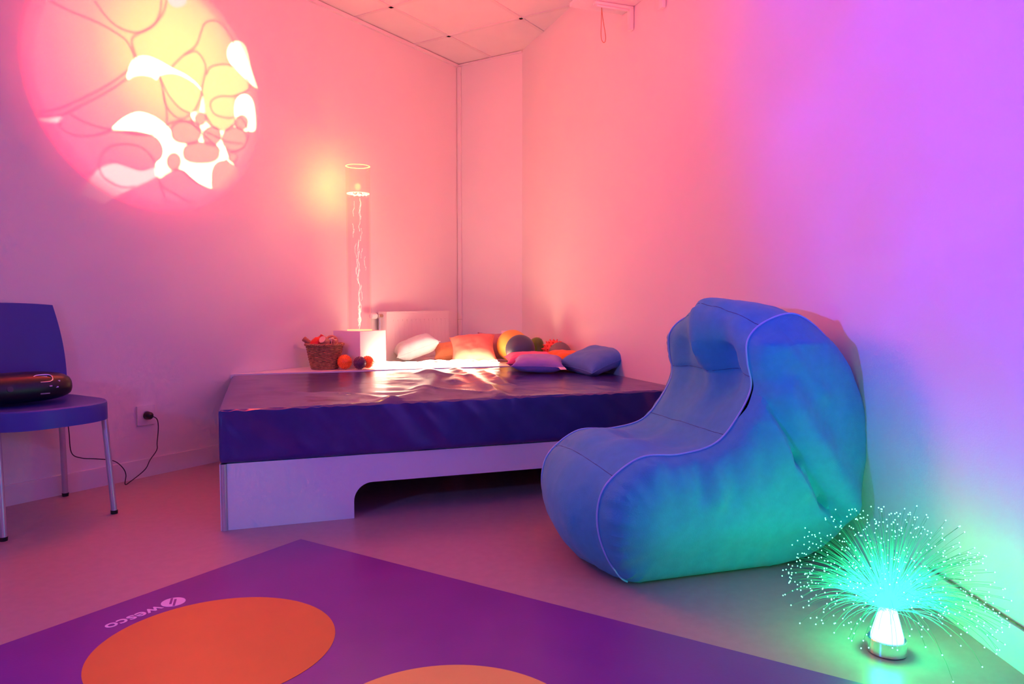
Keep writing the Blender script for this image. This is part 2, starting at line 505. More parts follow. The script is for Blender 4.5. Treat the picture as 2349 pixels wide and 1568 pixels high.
# ------------------------------------------------------------------ the projector's oil slide
CELLS={
 'clear':[[(-0.25,0),(-0.216,0.121),(-0.165,0.189),(-0.075,0.226),(0.028,0.218),(0.148,0.188),(0.272,0.164),(0.37,0.119),(0.413,0.071),(0.341,0.118),(0.215,0.15),(0.119,0.141),(0.032,0.102),(-0.003,0.057),(-0.041,0.071),(-0.118,0.066),(-0.194,0.038)],
  [(-0.383,-0.428),(-0.291,-0.321),(-0.19,-0.255),(-0.114,-0.239),(-0.012,-0.257),(0.08,-0.306),(0.146,-0.368),(0.227,-0.416),(0.298,-0.419),(0.386,-0.381),(0.519,-0.39),(0.595,-0.417),(0.64,-0.489),(0.546,-0.531),(0.499,-0.605),(0.489,-0.699),(0.502,-0.77),(0.391,-0.745),(0.305,-0.699),(0.235,-0.651),(0.179,-0.647),(0.096,-0.684),(-0.013,-0.75),(-0.03,-0.648),(0.032,-0.576),(0.045,-0.499),(0.009,-0.431),(-0.055,-0.4),(-0.157,-0.392),(-0.257,-0.403)],
  [(0.74,0.365),(0.694,0.42),(0.688,0.485),(0.73,0.563),(0.81,0.607),(0.875,0.592),(0.914,0.508),(0.937,0.404),(0.984,0.292),(1.008,0.228),(0.884,0.281),(0.788,0.337)],
  [(0.753,-0.09),(0.756,0.032),(0.798,0.103),(0.864,0.139),(0.93,0.127),(0.97,0.039),(0.974,-0.156),(0.889,-0.186),(0.807,-0.188)],
  [(0.306,-0.146),(0.393,-0.114),(0.426,0.023),(0.442,-0.052),(0.457,-0.205),(0.524,-0.231),(0.418,-0.291),(0.333,-0.204)],
  [(0.177,-0.249),(0.615,-0.239),(0.759,-0.171),(0.642,-0.395),(0.734,-0.529),(0.549,-0.425),(0.386,-0.375)]],
 'pale':[[(-0.492,-0.731),(-0.445,-0.701),(-0.374,-0.68),(-0.289,-0.682),(-0.204,-0.705),(-0.128,-0.699),(-0.03,-0.648),(-0.02,-0.751),(-0.171,-0.845),(-0.333,-0.931),(-0.455,-1.016),(-0.545,-0.986),(-0.634,-0.968),(-0.61,-0.897),(-0.551,-0.797)],
  [(0.123,0.743),(0.149,0.708),(0.204,0.708),(0.267,0.748),(0.296,0.802),(0.291,0.85),(0.207,0.846),(0.138,0.797)],
  [(-0.932,-0.455),(-0.84,-0.427),(-0.756,-0.407),(-0.768,-0.443),(-0.841,-0.463)]],
 'yellow':[[(0.032,0.102),(0.119,0.141),(0.215,0.15),(0.341,0.118),(0.405,0.057),(0.396,-0.01),(0.335,-0.127),(0.263,-0.149),(0.167,-0.113),(0.074,-0.035)],
  [(0.468,0.215),(0.507,0.29),(0.615,0.345),(0.756,0.363),(0.884,0.294),(0.916,0.234),(0.881,0.177),(0.75,0.098),(0.753,-0.09),(0.719,-0.165),(0.615,-0.239),(0.524,-0.224),(0.465,-0.164),(0.427,0.049)]],
 'orange':[[(0.202,-0.58),(0.197,-0.606),(0.185,-0.63),(0.167,-0.649),(0.145,-0.661),(0.122,-0.664),(0.101,-0.659),(0.084,-0.645),(0.073,-0.625),(0.07,-0.601),(0.074,-0.575),(0.086,-0.552),(0.104,-0.532),(0.126,-0.52),(0.149,-0.516),(0.17,-0.521),(0.188,-0.535),(0.199,-0.555)],
  [(0.582,-0.441),(0.574,-0.481),(0.552,-0.508),(0.517,-0.531),(0.469,-0.549),(0.395,-0.564),(0.323,-0.572),(0.278,-0.569),(0.246,-0.558),(0.228,-0.538),(0.222,-0.503),(0.23,-0.465),(0.25,-0.439),(0.282,-0.416),(0.328,-0.398),(0.4,-0.381),(0.474,-0.371),(0.521,-0.373),(0.555,-0.384),(0.576,-0.405)],
  [(0.455,-0.166),(0.451,-0.186),(0.441,-0.206),(0.425,-0.222),(0.407,-0.232),(0.387,-0.236),(0.369,-0.233),(0.355,-0.223),(0.346,-0.208),(0.343,-0.189),(0.347,-0.169),(0.357,-0.15),(0.372,-0.134),(0.39,-0.123),(0.41,-0.119),(0.428,-0.122),(0.443,-0.132),(0.452,-0.147)],
  [(0.602,-0.289),(0.595,-0.318),(0.578,-0.346),(0.552,-0.369),(0.521,-0.385),(0.488,-0.39),(0.458,-0.386),(0.434,-0.372),(0.418,-0.351),(0.414,-0.324),(0.42,-0.295),(0.437,-0.268),(0.462,-0.245),(0.492,-0.229),(0.525,-0.222),(0.556,-0.226),(0.58,-0.24),(0.596,-0.261)],
  [(0.874,-0.265),(0.865,-0.304),(0.84,-0.342),(0.804,-0.373),(0.76,-0.393),(0.714,-0.401),(0.672,-0.396),(0.638,-0.377),(0.617,-0.349),(0.61,-0.314),(0.619,-0.276),(0.642,-0.239),(0.677,-0.208),(0.72,-0.187),(0.765,-0.178),(0.809,-0.182),(0.844,-0.2),(0.867,-0.228)],
  [(0.894,-0.109),(0.889,-0.134),(0.877,-0.157),(0.858,-0.176),(0.835,-0.189),(0.811,-0.193),(0.789,-0.189),(0.771,-0.178),(0.76,-0.16),(0.756,-0.137),(0.761,-0.113),(0.773,-0.09),(0.792,-0.071),(0.814,-0.058),(0.838,-0.053),(0.861,-0.056),(0.879,-0.068),(0.891,-0.086)],
  [(0.765,-0.449),(0.762,-0.463),(0.753,-0.477),(0.741,-0.488),(0.726,-0.495),(0.711,-0.498),(0.696,-0.495),(0.685,-0.488),(0.677,-0.477),(0.675,-0.463),(0.678,-0.449),(0.686,-0.436),(0.698,-0.424),(0.713,-0.417),(0.728,-0.415),(0.743,-0.417),(0.755,-0.424),(0.762,-0.435)],
  [(0.403,-0.294),(0.394,-0.335),(0.372,-0.367),(0.336,-0.392),(0.289,-0.411),(0.223,-0.422),(0.177,-0.421),(0.144,-0.409),(0.125,-0.386),(0.119,-0.348),(0.127,-0.309),(0.148,-0.278),(0.182,-0.252),(0.228,-0.234),(0.294,-0.22),(0.341,-0.22),(0.375,-0.232),(0.396,-0.255)],
  [(0.502,-0.77),(0.489,-0.699),(0.499,-0.605),(0.546,-0.531),(0.624,-0.499),(0.686,-0.523),(0.781,-0.562),(0.73,-0.666),(0.633,-0.76)]],
}
FILMS=[[(-0.801,0.417),(-0.655,0.389),(-0.48,0.374),(-0.342,0.342),(-0.247,0.301),(-0.2,0.232),(-0.178,0.155),(-0.192,0.104)],
  [(-0.486,0.535),(-0.42,0.455),(-0.328,0.393),(-0.221,0.379),(-0.108,0.411),(-0.003,0.507),(0.047,0.619),(0.063,0.722)],
  [(0.11,0.738),(0.073,0.616),(-0.016,0.49),(-0.121,0.404),(-0.191,0.341),(-0.199,0.292),(-0.164,0.195),(-0.103,0.14)],
  [(-0.23,0.076),(-0.354,-0.043),(-0.496,-0.159),(-0.633,-0.258),(-0.764,-0.343),(-0.89,-0.398),(-1.049,-0.443)],
  [(-0.244,0.008),(-0.427,-0.154),(-0.59,-0.271),(-0.69,-0.349),(-0.787,-0.403),(-0.931,-0.444),(-1.049,-0.469)],
  [(-0.756,-0.418),(-0.768,-0.465),(-0.738,-0.503),(-0.664,-0.522),(-0.564,-0.509),(-0.461,-0.472),(-0.366,-0.43),(-0.196,-0.427),(-0.055,-0.4),(0.025,-0.354),(0.107,-0.276),(0.205,-0.237),(0.303,-0.236),(0.389,-0.27),(0.522,-0.297),(0.675,-0.329),(0.836,-0.313)],
  [(-0.691,-0.372),(-0.594,-0.407),(-0.459,-0.426),(-0.281,-0.414),(-0.12,-0.419)],
  [(-0.492,-0.731),(-0.484,-0.672),(-0.441,-0.596),(-0.369,-0.542),(-0.272,-0.517),(-0.161,-0.517),(-0.073,-0.569),(-0.03,-0.648),(-0.013,-0.75)],
  [(-0.492,-0.731),(-0.471,-0.791),(-0.402,-0.84),(-0.307,-0.863),(-0.208,-0.844)],
  [(-0.634,-0.957),(-0.563,-0.822),(-0.492,-0.737),(-0.373,-0.678),(-0.265,-0.69),(-0.154,-0.703),(-0.036,-0.655)],
  [(-0.455,-1.016),(-0.272,-0.894),(-0.079,-0.784),(0.096,-0.678),(0.193,-0.648),(0.262,-0.692),(0.361,-0.743),(0.509,-0.773)],
  [(0,-0.754),(0.025,-0.813),(0.118,-0.851),(0.214,-0.89),(0.327,-0.929)],
  [(-0,-0.767),(0.03,-0.862),(0.075,-0.945)],
  [(0.134,0.191),(0.248,0.322),(0.364,0.431),(0.411,0.534),(0.458,0.651),(0.533,0.704),(0.624,0.71),(0.716,0.639),(0.761,0.559)],
  [(0.262,0.332),(0.363,0.39),(0.435,0.348),(0.462,0.265),(0.429,0.127),(0.396,-0.01),(0.32,-0.143),(0.205,-0.218),(0.124,-0.185),(0.072,-0.122),(0.055,-0.015),(0.025,0.101)],
  [(0.054,-0.027),(0.083,-0.181),(0.08,-0.281)],
  [(0.025,0.101),(0.101,-0.041),(0.208,-0.129),(0.305,-0.152)],
  [(0.468,0.215),(0.507,0.29),(0.615,0.345),(0.756,0.363),(0.884,0.294),(0.916,0.234),(0.881,0.177),(0.75,0.098),(0.608,0.065),(0.53,0.021),(0.499,-0.039),(0.542,-0.108),(0.665,-0.115),(0.809,-0.085),(0.889,-0.172),(0.887,-0.269),(0.819,-0.364),(0.705,-0.411)],
  [(0.427,0.049),(0.437,-0.105),(0.48,-0.174),(0.539,-0.228),(0.646,-0.233),(0.727,-0.163)],
  [(0.305,-0.185),(0.332,-0.243),(0.432,-0.314),(0.55,-0.385),(0.641,-0.462),(0.766,-0.537)],
  [(0.202,-0.58),(0.197,-0.606),(0.185,-0.63),(0.167,-0.649),(0.145,-0.661),(0.122,-0.664),(0.101,-0.659),(0.084,-0.645),(0.073,-0.625),(0.07,-0.601),(0.074,-0.575),(0.086,-0.552),(0.104,-0.532),(0.126,-0.52),(0.149,-0.516),(0.17,-0.521),(0.188,-0.535),(0.199,-0.555),(0.202,-0.58)],
  [(0.582,-0.441),(0.574,-0.481),(0.552,-0.508),(0.517,-0.531),(0.469,-0.549),(0.395,-0.564),(0.323,-0.572),(0.278,-0.569),(0.246,-0.558),(0.228,-0.538),(0.222,-0.503),(0.23,-0.465),(0.25,-0.439),(0.282,-0.416),(0.328,-0.398),(0.4,-0.381),(0.474,-0.371),(0.521,-0.373),(0.555,-0.384),(0.576,-0.405),(0.582,-0.441)],
  [(0.455,-0.166),(0.451,-0.186),(0.441,-0.206),(0.425,-0.222),(0.407,-0.232),(0.387,-0.236),(0.369,-0.233),(0.355,-0.223),(0.346,-0.208),(0.343,-0.189),(0.347,-0.169),(0.357,-0.15),(0.372,-0.134),(0.39,-0.123),(0.41,-0.119),(0.428,-0.122),(0.443,-0.132),(0.452,-0.147),(0.455,-0.166)],
  [(0.602,-0.289),(0.595,-0.318),(0.578,-0.346),(0.552,-0.369),(0.521,-0.385),(0.488,-0.39),(0.458,-0.386),(0.434,-0.372),(0.418,-0.351),(0.414,-0.324),(0.42,-0.295),(0.437,-0.268),(0.462,-0.245),(0.492,-0.229),(0.525,-0.222),(0.556,-0.226),(0.58,-0.24),(0.596,-0.261),(0.602,-0.289)],
  [(0.874,-0.265),(0.865,-0.304),(0.84,-0.342),(0.804,-0.373),(0.76,-0.393),(0.714,-0.401),(0.672,-0.396),(0.638,-0.377),(0.617,-0.349),(0.61,-0.314),(0.619,-0.276),(0.642,-0.239),(0.677,-0.208),(0.72,-0.187),(0.765,-0.178),(0.809,-0.182),(0.844,-0.2),(0.867,-0.228),(0.874,-0.265)],
  [(0.894,-0.109),(0.889,-0.134),(0.877,-0.157),(0.858,-0.176),(0.835,-0.189),(0.811,-0.193),(0.789,-0.189),(0.771,-0.178),(0.76,-0.16),(0.756,-0.137),(0.761,-0.113),(0.773,-0.09),(0.792,-0.071),(0.814,-0.058),(0.838,-0.053),(0.861,-0.056),(0.879,-0.068),(0.891,-0.086),(0.894,-0.109)],
  [(0.765,-0.449),(0.762,-0.463),(0.753,-0.477),(0.741,-0.488),(0.726,-0.495),(0.711,-0.498),(0.696,-0.495),(0.685,-0.488),(0.677,-0.477),(0.675,-0.463),(0.678,-0.449),(0.686,-0.436),(0.698,-0.424),(0.713,-0.417),(0.728,-0.415),(0.743,-0.417),(0.755,-0.424),(0.762,-0.435),(0.765,-0.449)],
  [(0.403,-0.294),(0.394,-0.335),(0.372,-0.367),(0.336,-0.392),(0.289,-0.411),(0.223,-0.422),(0.177,-0.421),(0.144,-0.409),(0.125,-0.386),(0.119,-0.348),(0.127,-0.309),(0.148,-0.278),(0.182,-0.252),(0.228,-0.234),(0.294,-0.22),(0.341,-0.22),(0.375,-0.232),(0.396,-0.255),(0.403,-0.294)]]

def slide_mat(name, tint, amount):
    m, nt, out = new_mat(name)
    N, Lk = nt.nodes, nt.links
    tc = N.new('ShaderNodeTexCoord')
    def dist(c):
        sb = N.new('ShaderNodeVectorMath'); sb.operation = 'DISTANCE'
        sb.inputs[1].default_value = (c[0], c[1], 0)
        Lk.new(tc.outputs['Object'], sb.inputs[0]); return sb.outputs['Value']
    r = N.new('ShaderNodeValToRGB')                     # dyed liquid, yellow in the middle, red outside
    e = r.color_ramp.elements
    e[0].position = 0.10; e[0].color = (1.0, 0.054, 0.0072, 1)
    e[1].position = 0.42; e[1].color = (1.0, 0.0190, 0.0062, 1)
    for p, c in ((0.25, (1.0, 0.042, 0.0062, 1)), (0.62, (0.9, 0.0085, 0.0060, 1)), (0.80, (0.8, 0.0042, 0.0066, 1))):
        k = e.new(p); k.color = c
    mr = N.new('ShaderNodeMath'); mr.operation = 'MULTIPLY'; mr.inputs[1].default_value = 0.6
    Lk.new(dist((0.18, 0.30)), mr.inputs[0]); Lk.new(mr.outputs[0], r.inputs[0])
    mx = N.new('ShaderNodeMix'); mx.data_type = 'RGBA'
    mx.inputs[0].default_value = amount
    Lk.new(r.outputs[0], mx.inputs[6]); mx.inputs[7].default_value = (*tint, 1)
    v = N.new('ShaderNodeValToRGB')                     # beam's soft vignette and faint halo painted into the slide colour
    v.color_ramp.interpolation = 'EASE'
    e = v.color_ramp.elements
    e[0].position = 0.62; e[0].color = (1, 1, 1, 1)
    e[1].position = 0.97; e[1].color = (0, 0, 0, 1)
    k = e.new(0.69); k.color = (0.30, 0.45, 0.45, 1)
    k = e.new(0.725); k.color = (0.016, 0.13, 0.13, 1)
    k = e.new(0.83); k.color = (0.005, 0.04, 0.04, 1)
    md = N.new('ShaderNodeMath'); md.operation = 'MULTIPLY'; md.inputs[1].default_value = 0.7
    Lk.new(dist((0.0, 0.0)), md.inputs[0]); Lk.new(md.outputs[0], v.inputs[0])
    mm = N.new('ShaderNodeMix'); mm.data_type = 'RGBA'; mm.blend_type = 'MULTIPLY'
    mm.inputs[0].default_value = 1.0
    Lk.new(mx.outputs[2], mm.inputs[6]); Lk.new(v.outputs[0], mm.inputs[7])
    t = N.new('ShaderNodeBsdfTransparent')
    Lk.new(mm.outputs[2], t.inputs[0])
    Lk.new(t.outputs[0], out.inputs[0])
    return m

def build_slide():
    order = [('base', (1, 1, 1), 0.0), ('yellow', (1.0, 0.066, 0.0100), 0.6), ('pale', (1.0, 0.042, 0.030), 0.9), ('clear', (1.0, 0.48, 0.18), 1.0), ('orange', (1.0, 0.0200, 0.0064), 0.75)]
    vs_, fs, kind = [], [], []
    ring = [(1.42 * math.cos(2 * PI * k / 48), 1.42 * math.sin(2 * PI * k / 48)) for k in range(48)]
    def addp(p, k):
        o = len(vs_); vs_.extend(Vector(q) for q in p); fs.append(list(range(o, o + len(p)))); kind.append(k)
    addp(ring, 0)
    for i, (nm, _, _) in enumerate(order):
        for p in CELLS.get(nm, []):
            sm = [(q.x, q.y) for q in spline([(a, b, 0) for a, b in p], len(p) * 3, True)]
            if sum(sm[k][0] * sm[(k + 1) % len(sm)][1] - sm[(k + 1) % len(sm)][0] * sm[k][1] for k in range(len(sm))) < 0: sm.reverse()
            addp(sm, i)
    ov, oe, of, _, _, fo = delaunay_2d_cdt(vs_, [], fs, 1, 1e-5)
    me = bpy.data.meshes.new('oil_slide')
    me.from_pydata([(p.x, p.y, 0) for p in ov], [], [tuple(f) for f in of])
    for nm, t, a in order: me.materials.append(slide_mat('slide_liquid_' + nm, t, a))
    for p, src in zip(me.polygons, fo):
        p.material_index = max([kind[s] for s in src] or [0])
    return me

k_ = 0.12 / THROW
sl_c = PROJ + (DISC - PROJ) * k_
rotm = Matrix((WD, UP, WN)).transposed().to_4x4()
projector = thing('effect_projector', 'black effect projector high on the right wall throwing the round oil picture', 'projector', PROJ)
projector.matrix_world = Matrix.Translation(PROJ) @ rotm
slide = bpy.data.objects.new('oil_slide', build_slide()); C.objects.link(slide)
slide.parent = projector
slide.location = (0, 0, -0.12); sc_ = DISC_R * k_
slide.scale = (sc_, sc_, sc_)
mfilm, nt, out = new_mat('slide_film_edge')
t = nt.nodes.new('ShaderNodeBsdfTransparent'); t.inputs[0].default_value = (0.80, 0.30, 0.28, 1)
nt.links.new(t.outputs[0], out.inputs[0])
mb = MB()
for ln in FILMS:
    P = spline([(a, b, 0.01) for a, b in ln], len(ln) * 5)
    L_, R_ = [], []
    for i, p in enumerate(P):
        d = P[min(i + 1, len(P) - 1)] - P[max(i - 1, 0)]
        d = Vector((-d.y, d.x, 0)).normalized() * 0.0095
        L_.append(p + d); R_.append(p - d)
    n_ = len(P)
    mb.add(L_ + R_, [(i, i + 1, n_ + i + 1, n_ + i) for i in range(n_ - 1)])
fe = mb.build('oil_film_edges', mfilm, projector, smooth=False)
fe.location = (0, 0, -0.12); fe.scale = (sc_, sc_, sc_)
MB().tube([(0, 0, -0.135), (0, 0, -0.20)], 0.043, 24, cap=False).build('lens_tube', 'black', projector)
MB().box(-0.055, 0.055, -0.07, 0.06, 0.012, 0.11).build('housing', 'black', projector, bevel=0.006)
MB().box(-0.02, 0.02, -0.02, 0.02, 0.11, 0.145).build('wall_mount', 'steel', projector)

# ------------------------------------------------------------------ bed frame, mattress, ledge
BED0 = Vector((-1.049, 2.565, 0)); BANG = math.atan2(0.3256, 0.9455)
BL, BD = 1.93, 1.285
Z_B, Z_T = 0.243, 0.445
bed = thing('bed_frame', 'low white bed frame with a rounded cut-out under the navy mattress', 'bed', BED0, BANG)
def cut_panel(L_, h, leg, ht, r):
    pts = [(0, 0), (leg, 0), (leg, ht - r)]
    pts += [(leg + r - r * math.cos(a), ht - r + r * math.sin(a)) for a in [PI / 2 * k / 10 for k in range(1, 11)]]
    pts += [(L_ - leg - r + r * math.sin(a), ht - r + r * math.cos(a)) for a in [PI / 2 * k / 10 for k in range(0, 11)]]
    pts += [(L_ - leg, 0), (L_, 0), (L_, h), (0, h)]
    return pts
def panel(name, pts, y0, y1, rot=0, loc=(0, 0, 0), par=None):
    mb = MB(); n = len(pts)
    v = [(x, y0, z) for x, z in pts] + [(x, y1, z) for x, z in pts]
    f = [tuple(range(n)), tuple(range(2 * n - 1, n - 1, -1))] + [(i, n + i, n + (i + 1) % n, (i + 1) % n) for i in range(n)]
    o = mb.add(v, f).build(name, 'laminate', par, smooth=False)
    o.location = loc; o.rotation_euler = (0, 0, rot)
    return o
panel('front_panel', cut_panel(BL - 0.03, Z_B, 0.475, 0.135, 0.07), 0.012, 0.032, par=bed)
panel('rear_panel', cut_panel(BL - 0.03, Z_B, 0.20, 0.135, 0.07), BD - 0.045, BD - 0.025, par=bed)
MB().box(0.010, 0.030, 0.034, BD - 0.05, 0, Z_B).build('side_panel', 'laminate', bed, bevel=0.002)
MB().box(BL - 0.05, BL - 0.03, 0.034, BD - 0.05, 0, Z_B).build('side_panel', 'laminate', bed, bevel=0.002)
MB().tube([(0.014, 0.016, 0), (0.014, 0.016, Z_B)], 0.012, 12).build('corner_post', 'steel', bed)
MB().box(0.032, BL - 0.052, 0.034, BD - 0.05, Z_B - 0.03, Z_B - 0.006).build('slat_board', 'laminate', bed)
leg_ = MB().lathe([(0.022, 0), (0.03, 0.03), (0.055, 0.10), (0.065, Z_B - 0.03)], 20).build('support_leg', 'white_plastic', bed); leg_.location = (1.04, 0.62, 0)
leg_ = MB().box(1.28, 1.46, 0.50, 0.66, 0.12, Z_B - 0.03).build('under_drawer', 'darkgrey', bed, bevel=0.004)
MB().tube(spline([(1.0, 0.2, Z_B - 0.03), (1.03, 0.2, 0.136), (1.07, 0.2, 0.128), (1.12, 0.2, 0.136), (1.15, 0.2, Z_B - 0.03)], 20), 0.002, 6).build('slack_cord', 'white_plastic', bed)

def round_grid(size, r, nx, ny, nz, disp=None):
    """closed box with rounded edges, every face a grid, moved by disp"""
    sx, sy, sz = size; key = {}; v = []; f = []
    def vert(i, j, k):
        if (i, j, k) in key: return key[(i, j, k)]
        p = Vector((sx * i / nx, sy * j / ny, sz * k / nz))
        c = Vector((min(max(p.x, r), sx - r), min(max(p.y, r), sy - r), min(max(p.z, r), sz - r)))
        d = p - c
        nr = d.normalized() if d.length > 1e-9 else Vector((0, 0, 1))
        q = c + nr * r if d.length > 1e-9 else p
        if disp: q = q + disp(q, nr)
        key[(i, j, k)] = len(v); v.append(q); return key[(i, j, k)]
    for i in range(nx):
        for j in range(ny):
            f.append((vert(i, j, nz), vert(i + 1, j, nz), vert(i + 1, j + 1, nz), vert(i, j + 1, nz)))
            f.append((vert(i, j, 0), vert(i, j + 1, 0), vert(i + 1, j + 1, 0), vert(i + 1, j, 0)))
        for k in range(nz):
            f.append((vert(i, 0, k), vert(i + 1, 0, k), vert(i + 1, 0, k + 1), vert(i, 0, k + 1)))
            f.append((vert(i, ny, k), vert(i, ny, k + 1), vert(i + 1, ny, k + 1), vert(i + 1, ny, k)))
    for j in range(ny):
        for k in range(nz):
            f.append((vert(0, j, k), vert(0, j, k + 1), vert(0, j + 1, k + 1), vert(0, j + 1, k)))
            f.append((vert(nx, j, k), vert(nx, j + 1, k), vert(nx, j + 1, k + 1), vert(nx, j, k + 1)))
    return MB().add(v, f)

def seg_dist(px, py, a, b):
    dx, dy = b[0] - a[0], b[1] - a[1]
    t = max(0, min(1, ((px - a[0]) * dx + (py - a[1]) * dy) / (dx * dx + dy * dy + 1e-12)))
    return math.hypot(px - a[0] - dx * t, py - a[1] - dy * t), t
RIDGES = [  # folds of the vinyl cover: points, width, height
    ([(1.20, 1.25), (1.174, 0.805), (1.119, 0.358), (1.075, 0.02)], 0.035, 0.013),
    ([(1.034, 1.202), (0.957, 0.704), (0.78, 0.20), (0.62, 0.03)], 0.045, 0.012),
    ([(0.40, 0.35), (0.52, 0.241), (0.63, 0.04)], 0.030, 0.007),
    ([(1.32, 1.1), (1.29, 0.75), (1.23, 0.411)], 0.03, 0.010),
    ([(0.80, 0.36), (0.90, 0.30), (1.02, 0.14)], 0.035, 0.010),
    ([(0.98, 1.05), (1.10, 0.85), (1.02, 0.60)], 0.04, 0.012),
    ([(0.2, 0.5), (0.42, 0.30), (0.8, 0.26)], 0.04, 0.005),
]
def mattress_disp(q, nr):
    d = Vector((0, 0, 0)); x, y, z = q
    if nr.z > 0.5:
        h = 0.0
        for pts, wd_, hh in RIDGES:
            m_ = min(seg_dist(x, y, pts[i], pts[i + 1])[0] for i in range(len(pts) - 1))
            h += hh * math.exp(-(m_ / wd_) ** 2)
        e = min(1, x / 0.08, y / 0.05, (BL - x) / 0.08, (BD - y) / 0.05)
        h += 0.006 * fbm((x * 1.2, y, 0), 2.2, 3.1)
        h += 0.0022 * fbm((x * 3.0, y, 0.5), 6, 7.1) * math.exp(-((y - 0.05) / 0.25) ** 2)
        d.z += h * max(0, e) - 0.004
    if nr.y < -0.5:
        u = x + z * 0.9
        d.y -= 0.011 * fbm((u * 1.3, z * 0.5, 2), 3.0, 1.3) + 0.004 * fbm((u * 2.4, (x - z) * 0.6, 5), 5, 4.0) * min(1, z / 0.05)
    if abs(nr.z) < 0.9 and z > Z_T - Z_B - 0.03:
        d.z += 0.002 * math.sin(x * 90 + 3 * math.sin(x * 17)) * (1 if nr.y < -0.3 else 0)
    return d
mt = round_grid((BL, BD, Z_T - Z_B - 0.002), 0.016, 200, 110, 20, mattress_disp).build('mattress', 'vinyl')
mt.location = (BED0.x, BED0.y, Z_B + 0.002); mt.rotation_euler = (0, 0, BANG)
tag(mt, 'navy vinyl mattress with a glossy creased cover on the white bed frame', 'mattress')

E1 = Vector((math.cos(BANG), math.sin(BANG), 0)); E2 = Vector((-math.sin(BANG), math.cos(BANG), 0))
def on_room(s, n, z=0): p = A + WD * s + WN * n; return Vector((p.x, p.y, z))
R1 = BED0 + E2 * (BD + 0.012)
# where that rear line meets the left and the right wall
def hit(p, d, q, e):
    den = d.x * e.y - d.y * e.x
    t = ((q.x - p.x) * e.y - (q.y - p.y) * e.x) / den
    return p + d * t
L1 = hit(R1, E1, W0 + WN * 0.004, WD); L2 = hit(R1, E1, B + ON * 0.004, OW)
if (L1 - R1).dot(E1) < -0.3: pass
sA = lambda p: (p - A).dot(WD)
led = [L1, L2, B + ON * 0.004 + Vector((-0.002, -0.004, 0)), A + WN * 0.006 + bn * 0.004 + bw * 0.0,
       on_room(-0.18, 0.004), on_room(-0.18, 0.125), on_room(-0.985, 0.125), on_room(-0.985, 0.004)]
ledge = thing('corner_ledge', 'white triangular ledge filling the corner behind the mattress', 'shelf', (0, 0, 0))
MB().prism([(p.x, p.y) for p in led], Z_T - 0.022, Z_T).build('board', 'laminate', ledge, smooth=False)
for p in (L1 + E1 * 0.25 + E2 * 0.05, L2 - E1 * 0.25 + E2 * 0.05):
    MB().box(p.x - 0.02, p.x + 0.02, p.y - 0.02, p.y + 0.02, 0, Z_T - 0.022).build('leg', 'laminate', ledge)

# ------------------------------------------------------------------ bubble tube on its box
BOXA = 0.215
bxc = Vector((-0.865, 4.117, 0)) + WD * (BOXA / 2) - WN * (BOXA / 2)
ang = math.atan2(WD.y, WD.x)
tb = thing('bubble_tube', 'clear bubble tube filled with rising bubbles on a white box', 'bubble tube', (bxc.x, bxc.y, Z_T), ang)
BH = 0.212
MB().box(-BOXA / 2, BOXA / 2, -BOXA / 2, BOXA / 2, 0.001, BH).build('base_box', 'laminate', tb, bevel=0.003)
MB().lathe([(0.004, 0), (0.004, 0.003)], 12).build('screw_cap', 'white_plastic', tb).matrix_local = Matrix.Translation((-BOXA / 2 - 0.001, -BOXA / 2 + 0.018, 0.10)) @ Matrix.Rotation(-PI / 2, 4, 'Y')
TR = 0.070; TT = 1.612 - Z_T; TS = 1.455 - Z_T
MB().lathe([(TR, BH + 0.004), (TR, TT)], 48, False, False).build('tube_wall', 'acrylic', tb)
MB().lathe([(TR - 0.005, TT - 0.001), (TR + 0.0005, TT - 0.001), (TR + 0.0005, TT + 0.002), (TR - 0.005, TT + 0.002), (TR - 0.005, TT - 0.001)], 48, False, False).build('tube_rim', 'rim', tb)
MB().lathe([(TR + 0.001, BH), (TR + 0.003, BH), (TR + 0.003, BH + 0.005), (TR + 0.001, BH + 0.005), (TR + 0.001, BH)], 48, False, False).build('base_ring', 'rim', tb)
MB().lathe([(TR - 0.006, BH + 0.006), (TR - 0.006, TS)], 40, True, True).build('water', 'water', tb)
mb = MB()
for k in range(46):
    a = random.uniform(0, 2 * PI); r = (TR - 0.012) * (0.75 + 0.25 * random.random() if k < 30 else random.random())
    mb.ball((r * math.cos(a), r * math.sin(a), TS + random.uniform(-0.006, 0.002)), random.uniform(0.0025, 0.005), 7, 4)
mb.build('surface_foam', 'foam', tb)['kind'] = 'stuff'
mb = MB(); mb.lathe([(TR - 0.0075, TS - 0.002), (TR - 0.005, TS - 0.002), (TR - 0.005, TS + 0.001), (TR - 0.0075, TS + 0.001), (TR - 0.0075, TS - 0.002)], 40, False, False)
mb.build('water_line', 'foam', tb)
mb = MB()
for st in range(26):
    z = BH + 0.01 + random.random() * (TS - BH - 0.10); ph = random.uniform(0, 6.28)
    spread = 0.006 + 0.034 * min(1, (z - BH) / 0.55)
    cx, cy_ = random.gauss(0, 0.45) * spread, random.gauss(0, 0.45) * spread
    ln = random.uniform(0.05, 0.13)
    for q in range(int(ln / 0.0075)):
        zz = z + q * 0.0075
        if zz > TS - 0.012: break
        mb.ball((cx + 0.0045 * math.sin(q * 0.55 + ph) + 0.002 * math.sin(q * 1.3), cy_ + 0.0045 * math.cos(q * 0.5 + ph), zz), random.uniform(0.0010, 0.0018), 6, 5, (1, 1, 2.0))
for q in range(60):
    mb.ball((0.004 * math.sin(q * .4), 0.004 * math.cos(q * .33), BH + 0.008 + q * 0.005), 0.0014, 6, 5, (1, 1, 1.8))
mb.build('bubbles', 'bubble', tb)['kind'] = 'stuff'
